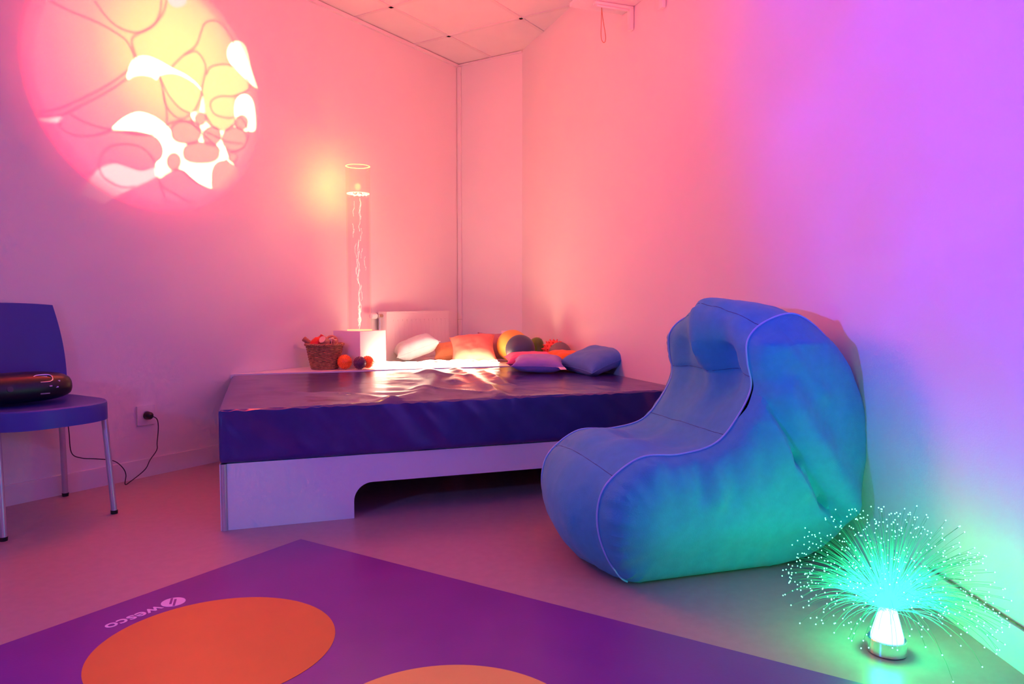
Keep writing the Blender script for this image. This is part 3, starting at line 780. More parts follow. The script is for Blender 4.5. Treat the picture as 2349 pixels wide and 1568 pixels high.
lt = lamp('surface_scatter_light', 'POINT', (0, 0, TS + 0.06), (1.0, 0.52, 0.09), 3.2, None, 0.02); lt.parent = tb  # added point light standing in for light scattered at the water surface
lt = lamp('tube_base_lamp', 'SPOT', (0, 0, BH + 0.02), (1.0, 0.55, 0.12), 22, (0, 0, 3), 0.01, 9, 0.5); lt.parent = tb

# ------------------------------------------------------------------ glowing white fibre bundle on the ledge
fb = thing('fibre_optic_bundle', 'glowing white fibre strands heaped on the ledge beside the white box', 'fibre lights', (-0.50, 4.27, Z_T), BANG)
mb = MB()
for k in range(70):
    t = k / 70.0
    x = random.uniform(-0.28, 0.36); y = random.uniform(-0.05, 0.07)
    a = random.uniform(-0.6, 0.6); ln = random.uniform(0.16, 0.42); hh = random.uniform(0.006, 0.032)
    pts = []
    for q in range(7):
        u = q / 6 - 0.5
        px = x + u * ln * math.cos(a); py = y + u * ln * math.sin(a) * 0.4 + 0.02 * math.sin(q * 1.7 + k)
        px = max(-0.30, min(0.44, px)); py = max(-0.065, min(0.10, py))
        pts.append((px, py, 0.004 + hh * (0.25 + 0.75 * math.sin(PI * (q + .5) / 7)) * (0.6 + 0.4 * math.sin(k * 2.1 + q))))
    mb.tube(spline(pts, 16), 0.0022, 5)
o = mb.build('fibre_strands', 'fibre_white', fb); o['kind'] = 'stuff'
mb = MB(); mb.lathe([(0.012, 0), (0.016, 0.004), (0.016, 0.05), (0.010, 0.056)], 16)
o = mb.build('ferrule', 'white_plastic', fb); o.rotation_euler = (0, PI / 2, 0); o.location = (-0.35, 0.04, 0.018)

# ------------------------------------------------------------------ radiator with valve
s0, s1 = -0.905, -0.256     # along the wall from the corner A
rad = thing('radiator', 'white panel radiator with vertical grooves on the wall behind the box', 'radiator', tuple(on_room((s0 + s1) / 2, 0, 0)), ang)
RWd = s1 - s0; z0, z1 = 0.17, 0.758
# local: x along the wall (away), -y into the room
mb = MB(); prof = []
ng = 13; pitch = (RWd - 0.06) / ng
xs = [(-RWd / 2, 0), (-RWd / 2 + 0.03, 0)]
for g in range(ng):
    x = -RWd / 2 + 0.03 + g * pitch
    xs += [(x + pitch * 0.62, 0), (x + pitch * 0.70, 0.012), (x + pitch * 0.86, 0.012), (x + pitch * 0.94, 0)]
xs += [(RWd / 2, 0)]
v = []; f = []
zz = [(z0, 0), (z0 + 0.05, 0), (z0 + 0.065, 1), (z1 - 0.065, 1), (z1 - 0.05, 0), (z1, 0)]
for z, g in zz:
    for x, d in xs: v.append((x, -0.10 + d * g, z))
nx = len(xs)
for i in range(len(zz) - 1):
    for k in range(nx - 1): f.append((i * nx + k, i * nx + k + 1, (i + 1) * nx + k + 1, (i + 1) * nx + k))
mb.add(v, f); mb.build('front_plate', 'enamel', rad)
MB().box(-RWd / 2, RWd / 2, -0.099, -0.085, z0, z1).build('water_panel', 'enamel', rad, bevel=0.004)
MB().box(-RWd / 2 - 0.004, RWd / 2 + 0.004, -0.101, -0.03, z1 - 0.012, z1 + 0.003).build('top_grille', 'enamel', rad, bevel=0.003)
for x in (-RWd / 2, RWd / 2):
    MB().box(x - 0.004, x + 0.004, -0.100, -0.03, z0, z1 - 0.004).build('side_cover', 'enamel', rad, bevel=0.002)
for x in (-0.2, 0.2):
    MB().box(x - 0.02, x + 0.02, -0.084, -0.002, z0 + 0.1, z0 + 0.14).build('wall_bracket', 'enamel', rad)
zv = 0.735
vx = -RWd / 2
o = MB().tube([(vx - 0.006, -0.065, zv), (vx - 0.045, -0.065, zv)], 0.010, 14).build('valve_body', 'brass', rad)
o = MB().tube([(vx - 0.030, -0.065, zv), (vx - 0.030, -0.065, Z_T - 0.2)], 0.006, 10).build('pipe', 'steel', rad)
mb = MB(); mb.tube([(vx - 0.048, -0.065, zv), (vx - 0.056, -0.065, zv), (vx - 0.10, -0.065, zv), (vx - 0.112, -0.065, zv)], [0.014, 0.019, 0.019, 0.015], 20)
vh = mb.build('thermostat_head', 'white_plastic', rad)
MB().tube([(vx - 0.061, -0.065, zv), (vx - 0.066, -0.065, zv)], 0.0196, 20).build('head_band', 'darkgrey', vh)
# ------------------------------------------------------------------ floor mat
mat_c = Vector((-0.735, 2.477, 0))
fm = thing('floor_mat', 'purple vinyl floor mat printed with large orange circles', 'mat', tuple(mat_c), math.atan2(-WN.y, -WN.x) + PI)
# local: x = WN, y = WD ; the mat runs in +x and -y
MX, MY = 2.2, 2.0
mz = 0.004
MB().box(0, MX, -MY, 0, 0.0, mz).build('mat_sheet', 'mat_purple', fm, bevel=0.0015)
def disc(name, c, r, material, z=mz + 0.0006):
    p = Vector((c[0], c[1], 0)) - mat_c
    x, y = p.dot(WN), p.dot(WD)
    o = MB().lathe([(r, 0), (r, 0.0006)], 96).build(name, material, fm, smooth=False)
    o.location = (x, y, z - 0.0004); return o
c1_ = Vector((-0.713, 1.700, 0)); r1_ = 0.279
disc('printed_circle', c1_, r1_, 'mat_orange')['label'] = 'deep orange printed circle'
c2_ = c1_ + WN * 0.700
disc('printed_circle', c2_, r1_, 'mat_amber')['label'] = 'amber printed circle'
disc('printed_circle', c1_ - WD * 0.70, r1_, 'mat_amber')['label'] = 'amber printed circle'
disc('printed_circle', c2_ - WD * 0.70, r1_, 'mat_orange')['label'] = 'deep orange printed circle'
def text_mesh(body, size, name, material, parent, bold=0.0):
    cu = bpy.data.curves.new(name, 'FONT'); cu.body = body; cu.size = size; cu.offset = bold
    cu.extrude = 0.0002; cu.resolution_u = 4
    tmp = bpy.data.objects.new(name + '_tmp', cu); C.objects.link(tmp)
    dg = bpy.context.evaluated_depsgraph_get()
    me = bpy.data.meshes.new_from_object(tmp.evaluated_get(dg)); me.name = name
    bpy.data.objects.remove(tmp)
    me.materials.clear(); me.materials.append(M[material])
    o = bpy.data.objects.new(name, me); C.objects.link(o); o.parent = parent
    return o
def to_mat(p): q = Vector((p[0], p[1], 0)) - mat_c; return q.dot(WN), q.dot(WD)
lx, ly = to_mat((-0.931, 1.947))          # middle of the printed emblem
T = text_mesh('wesco', 0.058, 'lettering', 'mat_white', fm, 0.0008)
T.rotation_euler = (0, 0, -PI / 2); T.location = (lx - 0.014, ly - 0.036, mz + 0.0005)
em = MB(); RE = 0.031
em.lathe([(RE, 0), (RE, 0.0006)], 40)
emb = em.build('emblem', 'mat_white', fm, smooth=False); emb.location = (lx, ly, mz)
for k, (o_, l_) in enumerate(((-0.010, 0.040), (0.006, 0.046))):
    b_ = MB().box(-0.003, 0.003, -l_ / 2, l_ / 2, 0, 0.0005).build('emblem_stroke', 'mat_purple', emb, smooth=False)
    b_.location = (o_, 0, 0.0005); b_.rotation_euler = (0, 0, 0.9)

# ------------------------------------------------------------------ bean bag
BO = Vector((0.34, 2.081, 0)); BDIR = Vector((0.954, 0.3, 0)).normalized(); BLAT = Vector((BDIR.y, -BDIR.x, 0))
bb = thing('bean_bag_chair', 'large sky blue bean bag chair with a curved back and pale piping', 'bean bag', tuple(BO - BLAT * 0.235), math.atan2(BDIR.y, BDIR.x))
# local: x towards the back of the chair, -y towards the camera (near side), z up
prof = [(0.02, 0.004), (-0.045, 0.055), (-0.088, 0.145), (-0.096, 0.235), (-0.063, 0.309), (0.038, 0.372), (0.168, 0.373), (0.287, 0.399),
        (0.362, 0.472), (0.412, 0.564), (0.398, 0.644), (0.398, 0.712), (0.455, 0.764), (0.565, 0.788), (0.675, 0.722), (0.772, 0.600),
        (0.832, 0.405), (0.790, 0.185), (0.685, 0.050), (0.540, 0.004), (0.39, 0.002), (0.20, 0.002)]
NP = 220
PR = [(p.x, max(0.002, p.y)) for p in spline([(a, b, 0) for a, b in prof], NP, True)]
nor = []
for i in range(NP):
    a, b = PR[i - 1], PR[(i + 1) % NP]
    dx, dy = b[0] - a[0], b[1] - a[1]; l = math.hypot(dx, dy) or 1
    nor.append((-dy / l, dx / l))
ar = sum(PR[i][0] * PR[(i + 1) % NP][1] - PR[(i + 1) % NP][0] * PR[i][1] for i in range(NP))
if ar > 0: nor = [(-a, -b) for a, b in nor]
WB = 0.47
def u_of(i): return i / NP * len(prof)          # position in control points
def bump_at(u, c, w_): return math.exp(-((u - c) / w_) ** 2)
def strip_pt(i, w_):
    u = u_of(i); x, z = PR[i]; nx_, nz_ = nor[i]
    arc = (1 - w_ * w_); tie = 1 - w_ ** 8
    b = 0.014 + 0.045 * bump_at(u, 2.4, 1.8) + 0.068 * bump_at(u, 11.9, 0.8) + 0.030 * bump_at(u, 15.5, 2.0) + 0.018 * bump_at(u, 4.6, 0.8)
    b -= 0.030 * bump_at(u, 9.4, 1.4) + 0.016 * bump_at(u, 6.6, 0.8)
    if u > 18.5 or u < 0.3: b = 0.0
    d = b * arc
    # hanging folds of the back panel and soft folds of the seat
    fold = bump_at(u, 10.2, 1.5)
    d += fold * 1.3 * (0.030 * math.exp(-((w_ + 0.05 + 0.10 * (u - 10.2)) / 0.16) ** 2) - 0.032 * math.exp(-((w_ - 0.42) / 0.20) ** 2) - 0.022 * math.exp(-((w_ + 0.55) / 0.22) ** 2))
    d += 0.010 * fbm((x * 1.0, w_ * 0.35, z), 5.0, 2.0) * (1 if u < 18 else 0.2)
    d += 0.010 * bump_at(u, 5.8, 1.0) * math.sin(w_ * 7 + u * 2.0) * arc
    # seams draw the cloth in
    for s_ in (4.25, 7.45, 9.35, 11.75): d -= 0.009 * math.exp(-((u - s_) / 0.09) ** 2) * (0.35 + 0.65 * arc)
    d += 0.030 * bump_at(u, 9.0, 1.2) * max(0, -w_) ** 0.7
    d *= tie
    return Vector((x + nx_ * d, -w_ * WB / 2, max(0.002, z + nz_ * d)))
NS = 28
mb = MB(); v = []; f = []
for i in range(NP):
    for k in range(NS + 1): v.append(strip_pt(i, -1 + 2 * k / NS))
for i in range(NP):
    j = (i + 1) % NP
    for k in range(NS): f.append((i * (NS + 1) + k, i * (NS + 1) + k + 1, j * (NS + 1) + k + 1, j * (NS + 1) + k))
mb.add(v, f).build('centre_panel', 'bag', bb)
CREASE = [((0.415, 0.560), (0.50, 0.36)), ((0.50, 0.36), (0.60, 0.22)), ((0.60, 0.22), (0.66, 0.165))]
def inside(px, pz):
    c_ = False
    for i in range(NP):
        (ax, az), (bx, bz) = PR[i], PR[i - 1]
        if (az > pz) != (bz > pz) and px < (bx - ax) * (pz - az) / (bz - az) + ax: c_ = not c_
    return c_
def near_edge(px, pz):
    best = (9, 0)
    for i in range(NP):
        d_, _ = seg_dist(px, pz, PR[i - 1], PR[i])
        if d_ < best[0]: best = (d_, i)
    return best
cap2, cap_d, cap_i = list(PR), [0.0] * NP, list(range(NP))
gs = 0.0115
for jz in range(0, int(0.82 / gs)):
    for ix in range(-10, int(0.9 / gs)):
        px, pz = (ix + 0.5 * (jz % 2)) * gs, 0.006 + jz * gs * 0.88
        if not inside(px, pz): continue
        d_, i_ = near_edge(px, pz)
        if d_ > 0.004: cap2.append((px, pz)); cap_d.append(d_); cap_i.append(i_)
cv, _, cf, cvo, _, _ = delaunay_2d_cdt([Vector(p) for p in cap2], [(i, (i + 1) % NP) for i in range(NP)], [], 1, 1e-6)
def cap_lat(x, z, d, i, side):
    t = min(1.0, d / 0.185)
    lo = min(1.0, z / 0.20); lo = lo * lo * (3 - 2 * lo)
    lat = WB / 2 + 0.115 * (0.60 + 0.40 * lo) * math.sqrt(max(0, 1 - (1 - t) ** 2.2))
    u = u_of(i)
    lat -= 0.035 * max(0, (z - 0.30) / 0.5) * t
    edge = math.exp(-t * 4.5) * min(1, t * 12)
    lat += edge * 0.011 * math.sin(i * 1.15 + 2.2 * math.sin(i * 0.31)) * (1.0 if u < 6 else 0.35)
    if side > 0:
        for a_, b_ in CREASE:
            d_, t_ = seg_dist(x, z, a_, b_)
            lat -= 0.036 * math.exp(-(d_ / 0.015) ** 2) * min(1.0, d / 0.04)
        d_, _ = seg_dist(x, z, (0.47, 0.55), (0.70, 0.20)); lat += 0.034 * math.exp(-(d_ / 0.05) ** 2)
        d_, _ = seg_dist(x, z, (0.40, 0.50), (0.52, 0.28)); lat += 0.016 * math.exp(-(d_ / 0.035) ** 2)
        for a_, b_, h_ in (((0.19, 0.36), (0.185, 0.27), -0.014), ((0.30, 0.38), (0.29, 0.26), -0.010), ((0.23, 0.36), (0.24, 0.25), 0.010), ((0.40, 0.45), (0.38, 0.30), -0.008), ((0.47, 0.70), (0.60, 0.55), 0.008)):
            d_, _ = seg_dist(x, z, a_, b_); lat += h_ * math.exp(-(d_ / 0.018) ** 2) * min(1, t * 6)
    lat += 0.014 * min(1, t * 2) * fbm((x, z, side * 3.0), 4.0, 5.0)
    lat = max(lat, WB / 2 + min(0.01, d * 0.6))
    return lat
for side in (1, -1):
    v = []
    for q, src in zip(cv, cvo):
        k = src[0] if src else 0
        v.append((q.x, -side * cap_lat(q.x, q.y, cap_d[k], cap_i[k], side), max(0.002, q.y)))
    me_f = [f_ for f_ in cf if inside(sum(cv[k].x for k in f_) / len(f_), sum(cv[k].y for k in f_) / len(f_))]
    o = MB().add(v, me_f).build('side_panel', 'bag', bb)
    bm = bmesh.new(); bm.from_mesh(o.data)
    iv = [q for q in bm.verts if not q.is_boundary]
    for _ in range(1): bmesh.ops.smooth_vert(bm, verts=iv, factor=0.5, use_axis_x=False, use_axis_y=True, use_axis_z=False)
    bmesh.ops.recalc_face_normals(bm, faces=bm.faces); bm.to_mesh(o.data); bm.free()
    for p in o.data.polygons: p.use_smooth = True
    path = []
    for i in range(NP):
        u = u_of(i)
        if 0.1 < u < 18.6: path.append(strip_pt(i, side * 0.995) + Vector((nor[i][0] * 0.002, -side * 0.001, nor[i][1] * 0.002)))
    MB().tube(path, 0.0031, 6).build('piping', 'bagpipe', bb)
for s_ in (4.25, 7.45, 9.35, 11.75):
    i = int(round(s_ / len(prof) * NP))
    MB().tube([strip_pt(i, -1 + 2 * k / 20) for k in range(21)], 0.0011, 5).build('seam', 'bagseam', bb)

# ------------------------------------------------------------------ fibre optic lamp
FL = Vector((0.888, 1.672, 0))
fl_ = thing('fibre_optic_lamp', 'green glowing fibre optic lamp with a chrome base on the floor', 'lamp', tuple(FL))
MB().lathe([(0.0405, 0.001), (0.0425, 0.003), (0.0425, 0.034), (0.0405, 0.036), (0.036, 0.036)], 40).build('chrome_base', 'chrome', fl_)
MB().lathe([(0.0355, 0.0365), (0.0355, 0.040), (0.020, 0.100), (0.016, 0.106), (0.010, 0.108)], 32).build('light_cone', 'cone', fl_)
mbf = MB(); mbt = MB()
NFB = 620
o0 = Vector((0, 0, 0.10))
for k in range(NFB):
    az = random.uniform(0, 2 * PI)
    el = math.asin(min(1, max(-0.05, random.random() ** 0.85)))       # start elevation
    if random.random() < 0.18: el = random.uniform(0.10, 0.50)
    ln = random.uniform(0.20, 0.255) if random.random() < 0.8 else random.uniform(0.12, 0.20)
    el0 = min(PI / 2, el * 0.75 + 0.42)
    p = o0 + Vector((math.cos(az), math.sin(az), 0)) * 0.006 * random.random() + Vector((0, 0, random.uniform(-0.004, 0.012)))
    droop = (0.55 + 0.75 * (1 - el / 1.57)) * random.uniform(0.6, 1.25) * math.cos(el)
    pts = [p.copy()]
    n_ = 7
    for q in range(n_):
        e = el0 - droop * ((q + 0.5) / n_) ** 1.2
        p = p + Vector((math.cos(e) * math.cos(az), math.cos(e) * math.sin(az), math.sin(e))) * (ln / n_)
        if p.z < 0.006: p.z = 0.006
        pts.append(p.copy())
    mbf.tube([q - o0 for q in pts], 0.00038, 3, cap=False)
    mbt.ball(pts[-1] - o0, 0.0015, 6, 4)
o = mbf.build('fibre_spray', 'fibre_green', fl_); o.location = o0; o['kind'] = 'stuff'
o = mbt.build('fibre_tips', 'tip', fl_); o.location = o0; o['kind'] = 'stuff'

# ------------------------------------------------------------------ chair
CR = Vector((-1.905, 3.047, 0))          # rear right leg on the floor
ch = thing('plastic_chair', 'blue plastic chair with grey metal legs against the wall', 'chair', tuple(CR), math.atan2(WN.y, WN.x))
# local: x = out of the wall (front of chair), y = WD (to the right seen from the camera)
SW = 0.43
def seat_outline(n=80):
    pts = []
    for k in range(n):
        a = 2 * PI * k / n
        c_, s_ = math.cos(a), math.sin(a)
        e = 2 / 3.6
        x = abs(c_) ** e * (1 if c_ > 0 else -1); y = abs(s_) ** e * (1 if s_ > 0 else -1)
        fx = 0.195 + x * (0.235 if x > 0 else 0.215)
        fx += 0.035 * max(0, x) * (1 - y * y)
        pts.append((fx, -SW / 2 + 0.005 + y * (SW / 2 + 0.012 * max(0, x))))
    return pts
so = seat_outline()
v = []; f = []; n_ = len(so)
cxs, cys = 0.2, -SW / 2
rings = [(0.0, 0.372, 1.0), (0.0, 0.428, 1.0), (0.003, 0.438, 0.995), (0.01, 0.443, 0.975), (0.0, 0.437, 0.85), (0, 0.432, 0.6), (0, 0.430, 0.3), (0, 0.430, 0.02)]
for _, z, s_ in rings:
    for x, y in so: v.append((cxs + (x - cxs) * s_, cys + (y - cys) * s_, z))
for i in range(len(rings) - 1):
    for k in range(n_):
        l = (k + 1) % n_; f.append((i * n_ + k, i * n_ + l, (i + 1) * n_ + l, (i + 1) * n_ + k))
f.append(tuple((len(rings) - 1) * n_ + k for k in range(n_)))
f.append(tuple(range(n_ - 1, -1, -1)))
MB().add(v, f).build('seat', 'chair_blue', ch)
# curved back panel
v = []; f = []; NU, NV = 16, 14
for side in (0, 1):
    for j in range(NV + 1):
        t = j / NV; z = 0.425 + 0.392 * t
        half = 0.218 + 0.008 * math.sin(t * PI) - 0.030 * t ** 2.2
        for i in range(NU + 1):
            u = -1 + 2 * i / NU
            x = 0.028 - 0.035 * t - 0.020 * (1 - u * u) + (0.0 if side == 0 else -0.011)
            zz = z + 0.010 * t * (1 - u * u) - 0.004 * t
            v.append((x, -SW / 2 + 0.006 + u * half, zz))
m_ = (NU + 1) * (NV + 1)
for j in range(NV):
    for i in range(NU):
        a = j * (NU + 1) + i
        f.append((a, a + 1, a + NU + 2, a + NU + 1)); f.append((m_ + a, m_ + a + NU + 1, m_ + a + NU + 2, m_ + a + 1))
edge = [i for i in range(NU + 1)] + [j * (NU + 1) + NU for j in range(1, NV + 1)] + [NV * (NU + 1) + i for i in range(NU - 1, -1, -1)] + [j * (NU + 1) for j in range(NV - 1, 0, -1)]
for k in range(len(edge)):
    a, b = edge[k], edge[(k + 1) % len(edge)]
    f.append((a, m_ + a, m_ + b, b))
MB().add(v, f).build('backrest', 'chair_blue', ch)
for (xb, yb), (xt, yt) in (((0.0, 0.0), (0.03, -0.02)), ((0.430, -0.027), (0.385, -0.03)), ((0.430, -0.411), (0.385, -0.40)), ((0.0, -0.43), (0.03, -0.41))):
    lg = MB().tube([(xb, yb, 0.012), (xt, yt, 0.372)], 0.0115, 14).build('leg', 'steel', ch)
    MB().tube([(xb, yb, 0.0), (xb, yb, 0.014)], [0.0125, 0.0135], 14).build('rubber_foot', 'black', lg)

# ------------------------------------------------------------------ radio on the chair
rd = thing('portable_radio', 'black rounded portable radio standing on the blue chair seat', 'radio', tuple(CR + WN * 0.155 + WD * -0.255 + UP * 0.437), math.atan2(WN.y, WN.x) - 0.12)
# local: +x front, y along the chair
v = []; f = []; n_, m_ = 36, 18
RB = MB()
for i in range(m_ + 1):
    t = PI * i / m_
    for k in range(n_):
        a = 2 * PI * k / n_
        def pw(q, e): return abs(q) ** e * (1 if q > 0 else -1)
        y = -pw(math.cos(t), 0.75) * 0.20
        rr = pw(math.sin(t), 0.48)
        v.append((pw(math.cos(a), 0.85) * rr * 0.095, y, 0.058 + pw(math.sin(a), 0.8) * rr * (0.062 if math.sin(a) > 0 else 0.056)))
for i in range(m_):
    for k in range(n_):
        l = (k + 1) % n_; f.append((i * n_ + k, i * n_ + l, (i + 1) * n_ + l, (i + 1) * n_ + k))
RB.add(v, f); RB.build('body', 'black', rd)
def oval(name, y, z, w_, h_, x, material, tilt=0.9, par=None, depth=0.004):
    mb = MB(); pts = []
    for k in range(40):
        a = 2 * PI * k / 40
        c_, s_ = math.cos(a), math.sin(a)
        pts.append((abs(c_) ** 0.7 * (1 if c_ > 0 else -1) * w_, abs(s_) ** 0.8 * (1 if s_ > 0 else -1) * h_))
    mb.prism(pts, 0, depth)
    o = mb.build(name, material, par or rd, smooth=False)
    o.matrix_local = Matrix.Translation((x, y, z)) @ Matrix.Rotation(PI / 2, 4, 'Z') @ Matrix.Rotation(PI / 2 - tilt, 4, 'X')
    return o
rg = [(0.034 * math.cos(2 * PI * k / 40) * 1.0, 0.019 * math.sin(2 * PI * k / 40)) for k in range(40)]
mb = MB(); mb.tube([(abs(math.cos(2 * PI * k / 40)) ** 0.6 * math.copysign(0.032, math.cos(2 * PI * k / 40)), abs(math.sin(2 * PI * k / 40)) ** 0.8 * math.copysign(0.018, math.sin(2 * PI * k / 40)), 0) for k in range(40)], 0.0026, 8, True)
DM = Matrix.Translation((0.074, 0.085, 0.096)) @ Matrix.Rotation(PI / 2, 4, 'Z') @ Matrix.Rotation(PI / 2 - 0.75, 4, 'X')
o = mb.build('display_ring', 'chrome', rd); o.matrix_local = DM
o = MB().box(-0.024, 0.016, -0.011, 0.011, -0.002, 0.001).build('display', 'screen', rd); o.matrix_local = DM
for y, z, w_, h_, x, mt_ in ((0.125, 0.060, 0.009, 0.003, 0.083, 'steel'), (0.138, 0.082, 0.004, 0.003, 0.076, 'steel'), (0.105, 0.066, 0.005, 0.002, 0.090, 'steel'), (-0.03, 0.066, 0.010, 0.010, 0.094, 'darkgrey')):
    oval('button', y, z, w_, h_, x, mt_, tilt=0.3)
o = MB().box(-0.016, 0.016, -0.0022, 0.0022, 0, 0.001).build('name_badge', 'steel', rd)
o.matrix_local = Matrix.Translation((0.0925, 0.085, 0.040)) @ Matrix.Rotation(PI / 2, 4, 'Z') @ Matrix.Rotation(PI / 2 + 0.25, 4, 'X')

# ------------------------------------------------------------------ socket, plug, cord
sk = thing('wall_socket', 'square white wall socket low on the left wall', 'socket', tuple(W0 + WD * -0.187 + UP * 0.292), ang)
MB().box(-0.044, 0.044, -0.010, -0.001, -0.046, 0.046).build('plate', 'white_plastic', sk, bevel=0.003)
o = MB().lathe([(0.024, 0), (0.024, 0.004), (0.020, 0.004), (0.019, 0.001)], 28, True, True).build('socket_well', 'white_plastic', sk)
o.rotation_euler = (PI / 2, 0, 0); o.location = (0, -0.0095, 0.0)
pc = thing('power_cord', 'black power cord with a round plug running from socket to chair', 'cord', tuple(W0 + WD * -0.187 + UP * 0.292), ang)
o = MB().lathe([(0.018, 0), (0.019, 0.006), (0.017, 0.026), (0.011, 0.034), (0.004, 0.036)], 24).build('plug', 'black', pc)
o.rotation_euler = (PI / 2, 0, 0); o.location = (0, -0.0150, 0.0)
Pt = [(0.012, -0.046, -0.005), (0.028, -0.05, -0.02), (0.033, -0.05, -0.06), (0.025, -0.05, -0.13), (0.022, -0.05, -0.165), (-0.015, -0.055, -0.205), (-0.045, -0.06, -0.245), (-0.12, -0.07, -0.283),
      (-0.150, -0.08, -0.287), (-0.145, -0.08, -0.245), (-0.155, -0.07, -0.21), (-0.19, -0.06, -0.175), (-0.26, -0.05, -0.155), (-0.32, -0.05, -0.14), (-0.36, -0.05, -0.11), (-0.365, -0.045, -0.02), (-0.37, -0.04, 0.06), (-0.38, -0.04, 0.09)]
MB().tube(spline(Pt, 110), 0.0022, 6).build('cord', 'cable', pc)
# ------------------------------------------------------------------ cushions
def cushion(name, label, material, size, t, loc, rot, tagpos=None, seed=1.0, hem=True):
    c_ = thing(name, label, 'cushion', loc, 0, 'loose cushions on the bed and ledge', rot)
    n = 26; v = []; f = []
    W_, H_ = size
    for s_ in (1, -1):
        for j in range(n + 1):
            for i in range(n + 1):
                u, w_ = -1 + 2 * i / n, -1 + 2 * j / n
                pin = 1 - 0.13 * (1 - w_ * w_) * abs(u) ** 3, 1 - 0.13 * (1 - u * u) * abs(w_) ** 3
                x = u * W_ / 2 * pin[0]; y = w_ * H_ / 2 * pin[1]
                z = s_ * t / 2 * (max(0, (1 - u ** 4) * (1 - w_ ** 4))) ** 0.68
                z += s_ * 0.006 * fbm((u, w_, s_), 2.0, seed) * (1 - max(abs(u), abs(w_)) ** 2)
                ed = max(abs(u), abs(w_))
                z += s_ * 0.004 * math.sin((u * 13 if abs(w_) > abs(u) else w_ * 13) + seed) * max(0, (ed - 0.6) * 2.5) * (1 - ed) * 4
                v.append((x, y, z))
    m = (n + 1) ** 2
    for j in range(n):
        for i in range(n):
            a = j * (n + 1) + i
            f.append((a, a + 1, a + n + 2, a + n + 1)); f.append((m + a, m + a + n + 1, m + a + n + 2, m + a + 1))
    o = MB().add(v, f).build('cover', material, c_)
    bm = bmesh.new(); bm.from_mesh(o.data); bmesh.ops.remove_doubles(bm, verts=bm.verts, dist=0.0008)
    bmesh.ops.recalc_face_normals(bm, faces=bm.faces); bm.to_mesh(o.data); bm.free()
    for p in o.data.polygons: p.use_smooth = True
    if hem:
        e_ = []
        for k in range(4):
            for q in range(12):
                a = -1 + 2 * q / 12
                u, w_ = [(a, -1), (1, a), (-a, 1), (-1, -a)][k]
                pin = 1 - 0.13 * (1 - w_ * w_) * abs(u) ** 3, 1 - 0.13 * (1 - u * u) * abs(w_) ** 3
                e_.append((u * W_ / 2 * pin[0] * 1.003, w_ * H_ / 2 * pin[1] * 1.003, 0))
        MB().tube(e_, 0.0016, 5, True).build('seam', material, c_)
    if tagpos:
        tx, ty, ta = tagpos
        tg = MB().add([(x, y + 0.0, z) for x, y, z in [(0, -0.017, 0), (0.022, -0.017, 0.003), (0.050, -0.017, -0.004), (0.050, 0.017, -0.004), (0.022, 0.017, 0.003), (0, 0.017, 0)]]
                      + [(x, y, z - 0.0012) for x, y, z in [(0, -0.017, 0), (0.022, -0.017, 0.003), (0.050, -0.017, -0.004), (0.050, 0.017, -0.004), (0.022, 0.017, 0.003), (0, 0.017, 0)]],
                      [(0, 1, 4, 5), (1, 2, 3, 4), (11, 10, 7, 6), (10, 9, 8, 7), (0, 6, 7, 1), (1, 7, 8, 2), (2, 8, 9, 3), (3, 9, 10, 4), (4, 10, 11, 5), (5, 11, 6, 0)]).build('wash_tag', 'tag', c_, smooth=False)
        tg.location = (tx, ty, 0); tg.rotation_euler = (0, 0, ta)
        tg['label'] = 'white wash tag'
    return c_
R = math.radians
cushion('cushion', 'white cushion leaning with its tip up by the radiator', 'c_white', (0.29, 0.26), 0.12, (-0.62, 4.66, 0.535), (R(4), R(-20), R(14)), None, 1.3)
cushion('cushion', 'small peach cushion peeking out behind the white cushion', 'c_peach', (0.20, 0.20), 0.09, (-0.42, 4.80, 0.500), (R(18), R(-8), R(5)), None, 2.2)
cushion('cushion', 'coral cushion glowing at its lower edge, left of the yellow ball', 'c_coral', (0.29, 0.24), 0.13, (-0.245, 4.56, 0.525), (R(42), R(-4), R(4)), None, 3.1)
cushion('cushion', 'dull mauve cushion with a tag between coral cushion and yellow ball', 'c_mauve', (0.22, 0.20), 0.08, (-0.115, 4.72, 0.535), (R(62), R(0), R(0)), (0.045, 0.095, R(0)), 4.4)
cushion('cushion', 'pink cushion lying behind the lilac cushion on the mattress', 'c_pink', (0.32, 0.25), 0.085, (0.118, 4.155, 0.492), (R(5), R(0), R(4)), None, 5.6)
cushion('cushion', 'lilac cushion with a white tag, front one on the mattress', 'c_lilac', (0.285, 0.25), 0.085, (0.145, 3.93, 0.492), (R(4), R(1), R(-4)), (0.115, -0.118, R(-65)), 6.7)
cushion('cushion', 'bright orange cushion squeezed between lilac and blue cushions', 'c_orange', (0.23, 0.23), 0.09, (0.322, 4.135, 0.497), (R(8), R(4), R(20)), None, 7.2)
cushion('cushion', 'blue cushion with a white tag against the right wall', 'c_blue', (0.35, 0.29), 0.105, (0.445, 3.920, 0.510), (R(17), R(3), R(-60)), (-0.145, -0.130, R(-130)), 8.9)

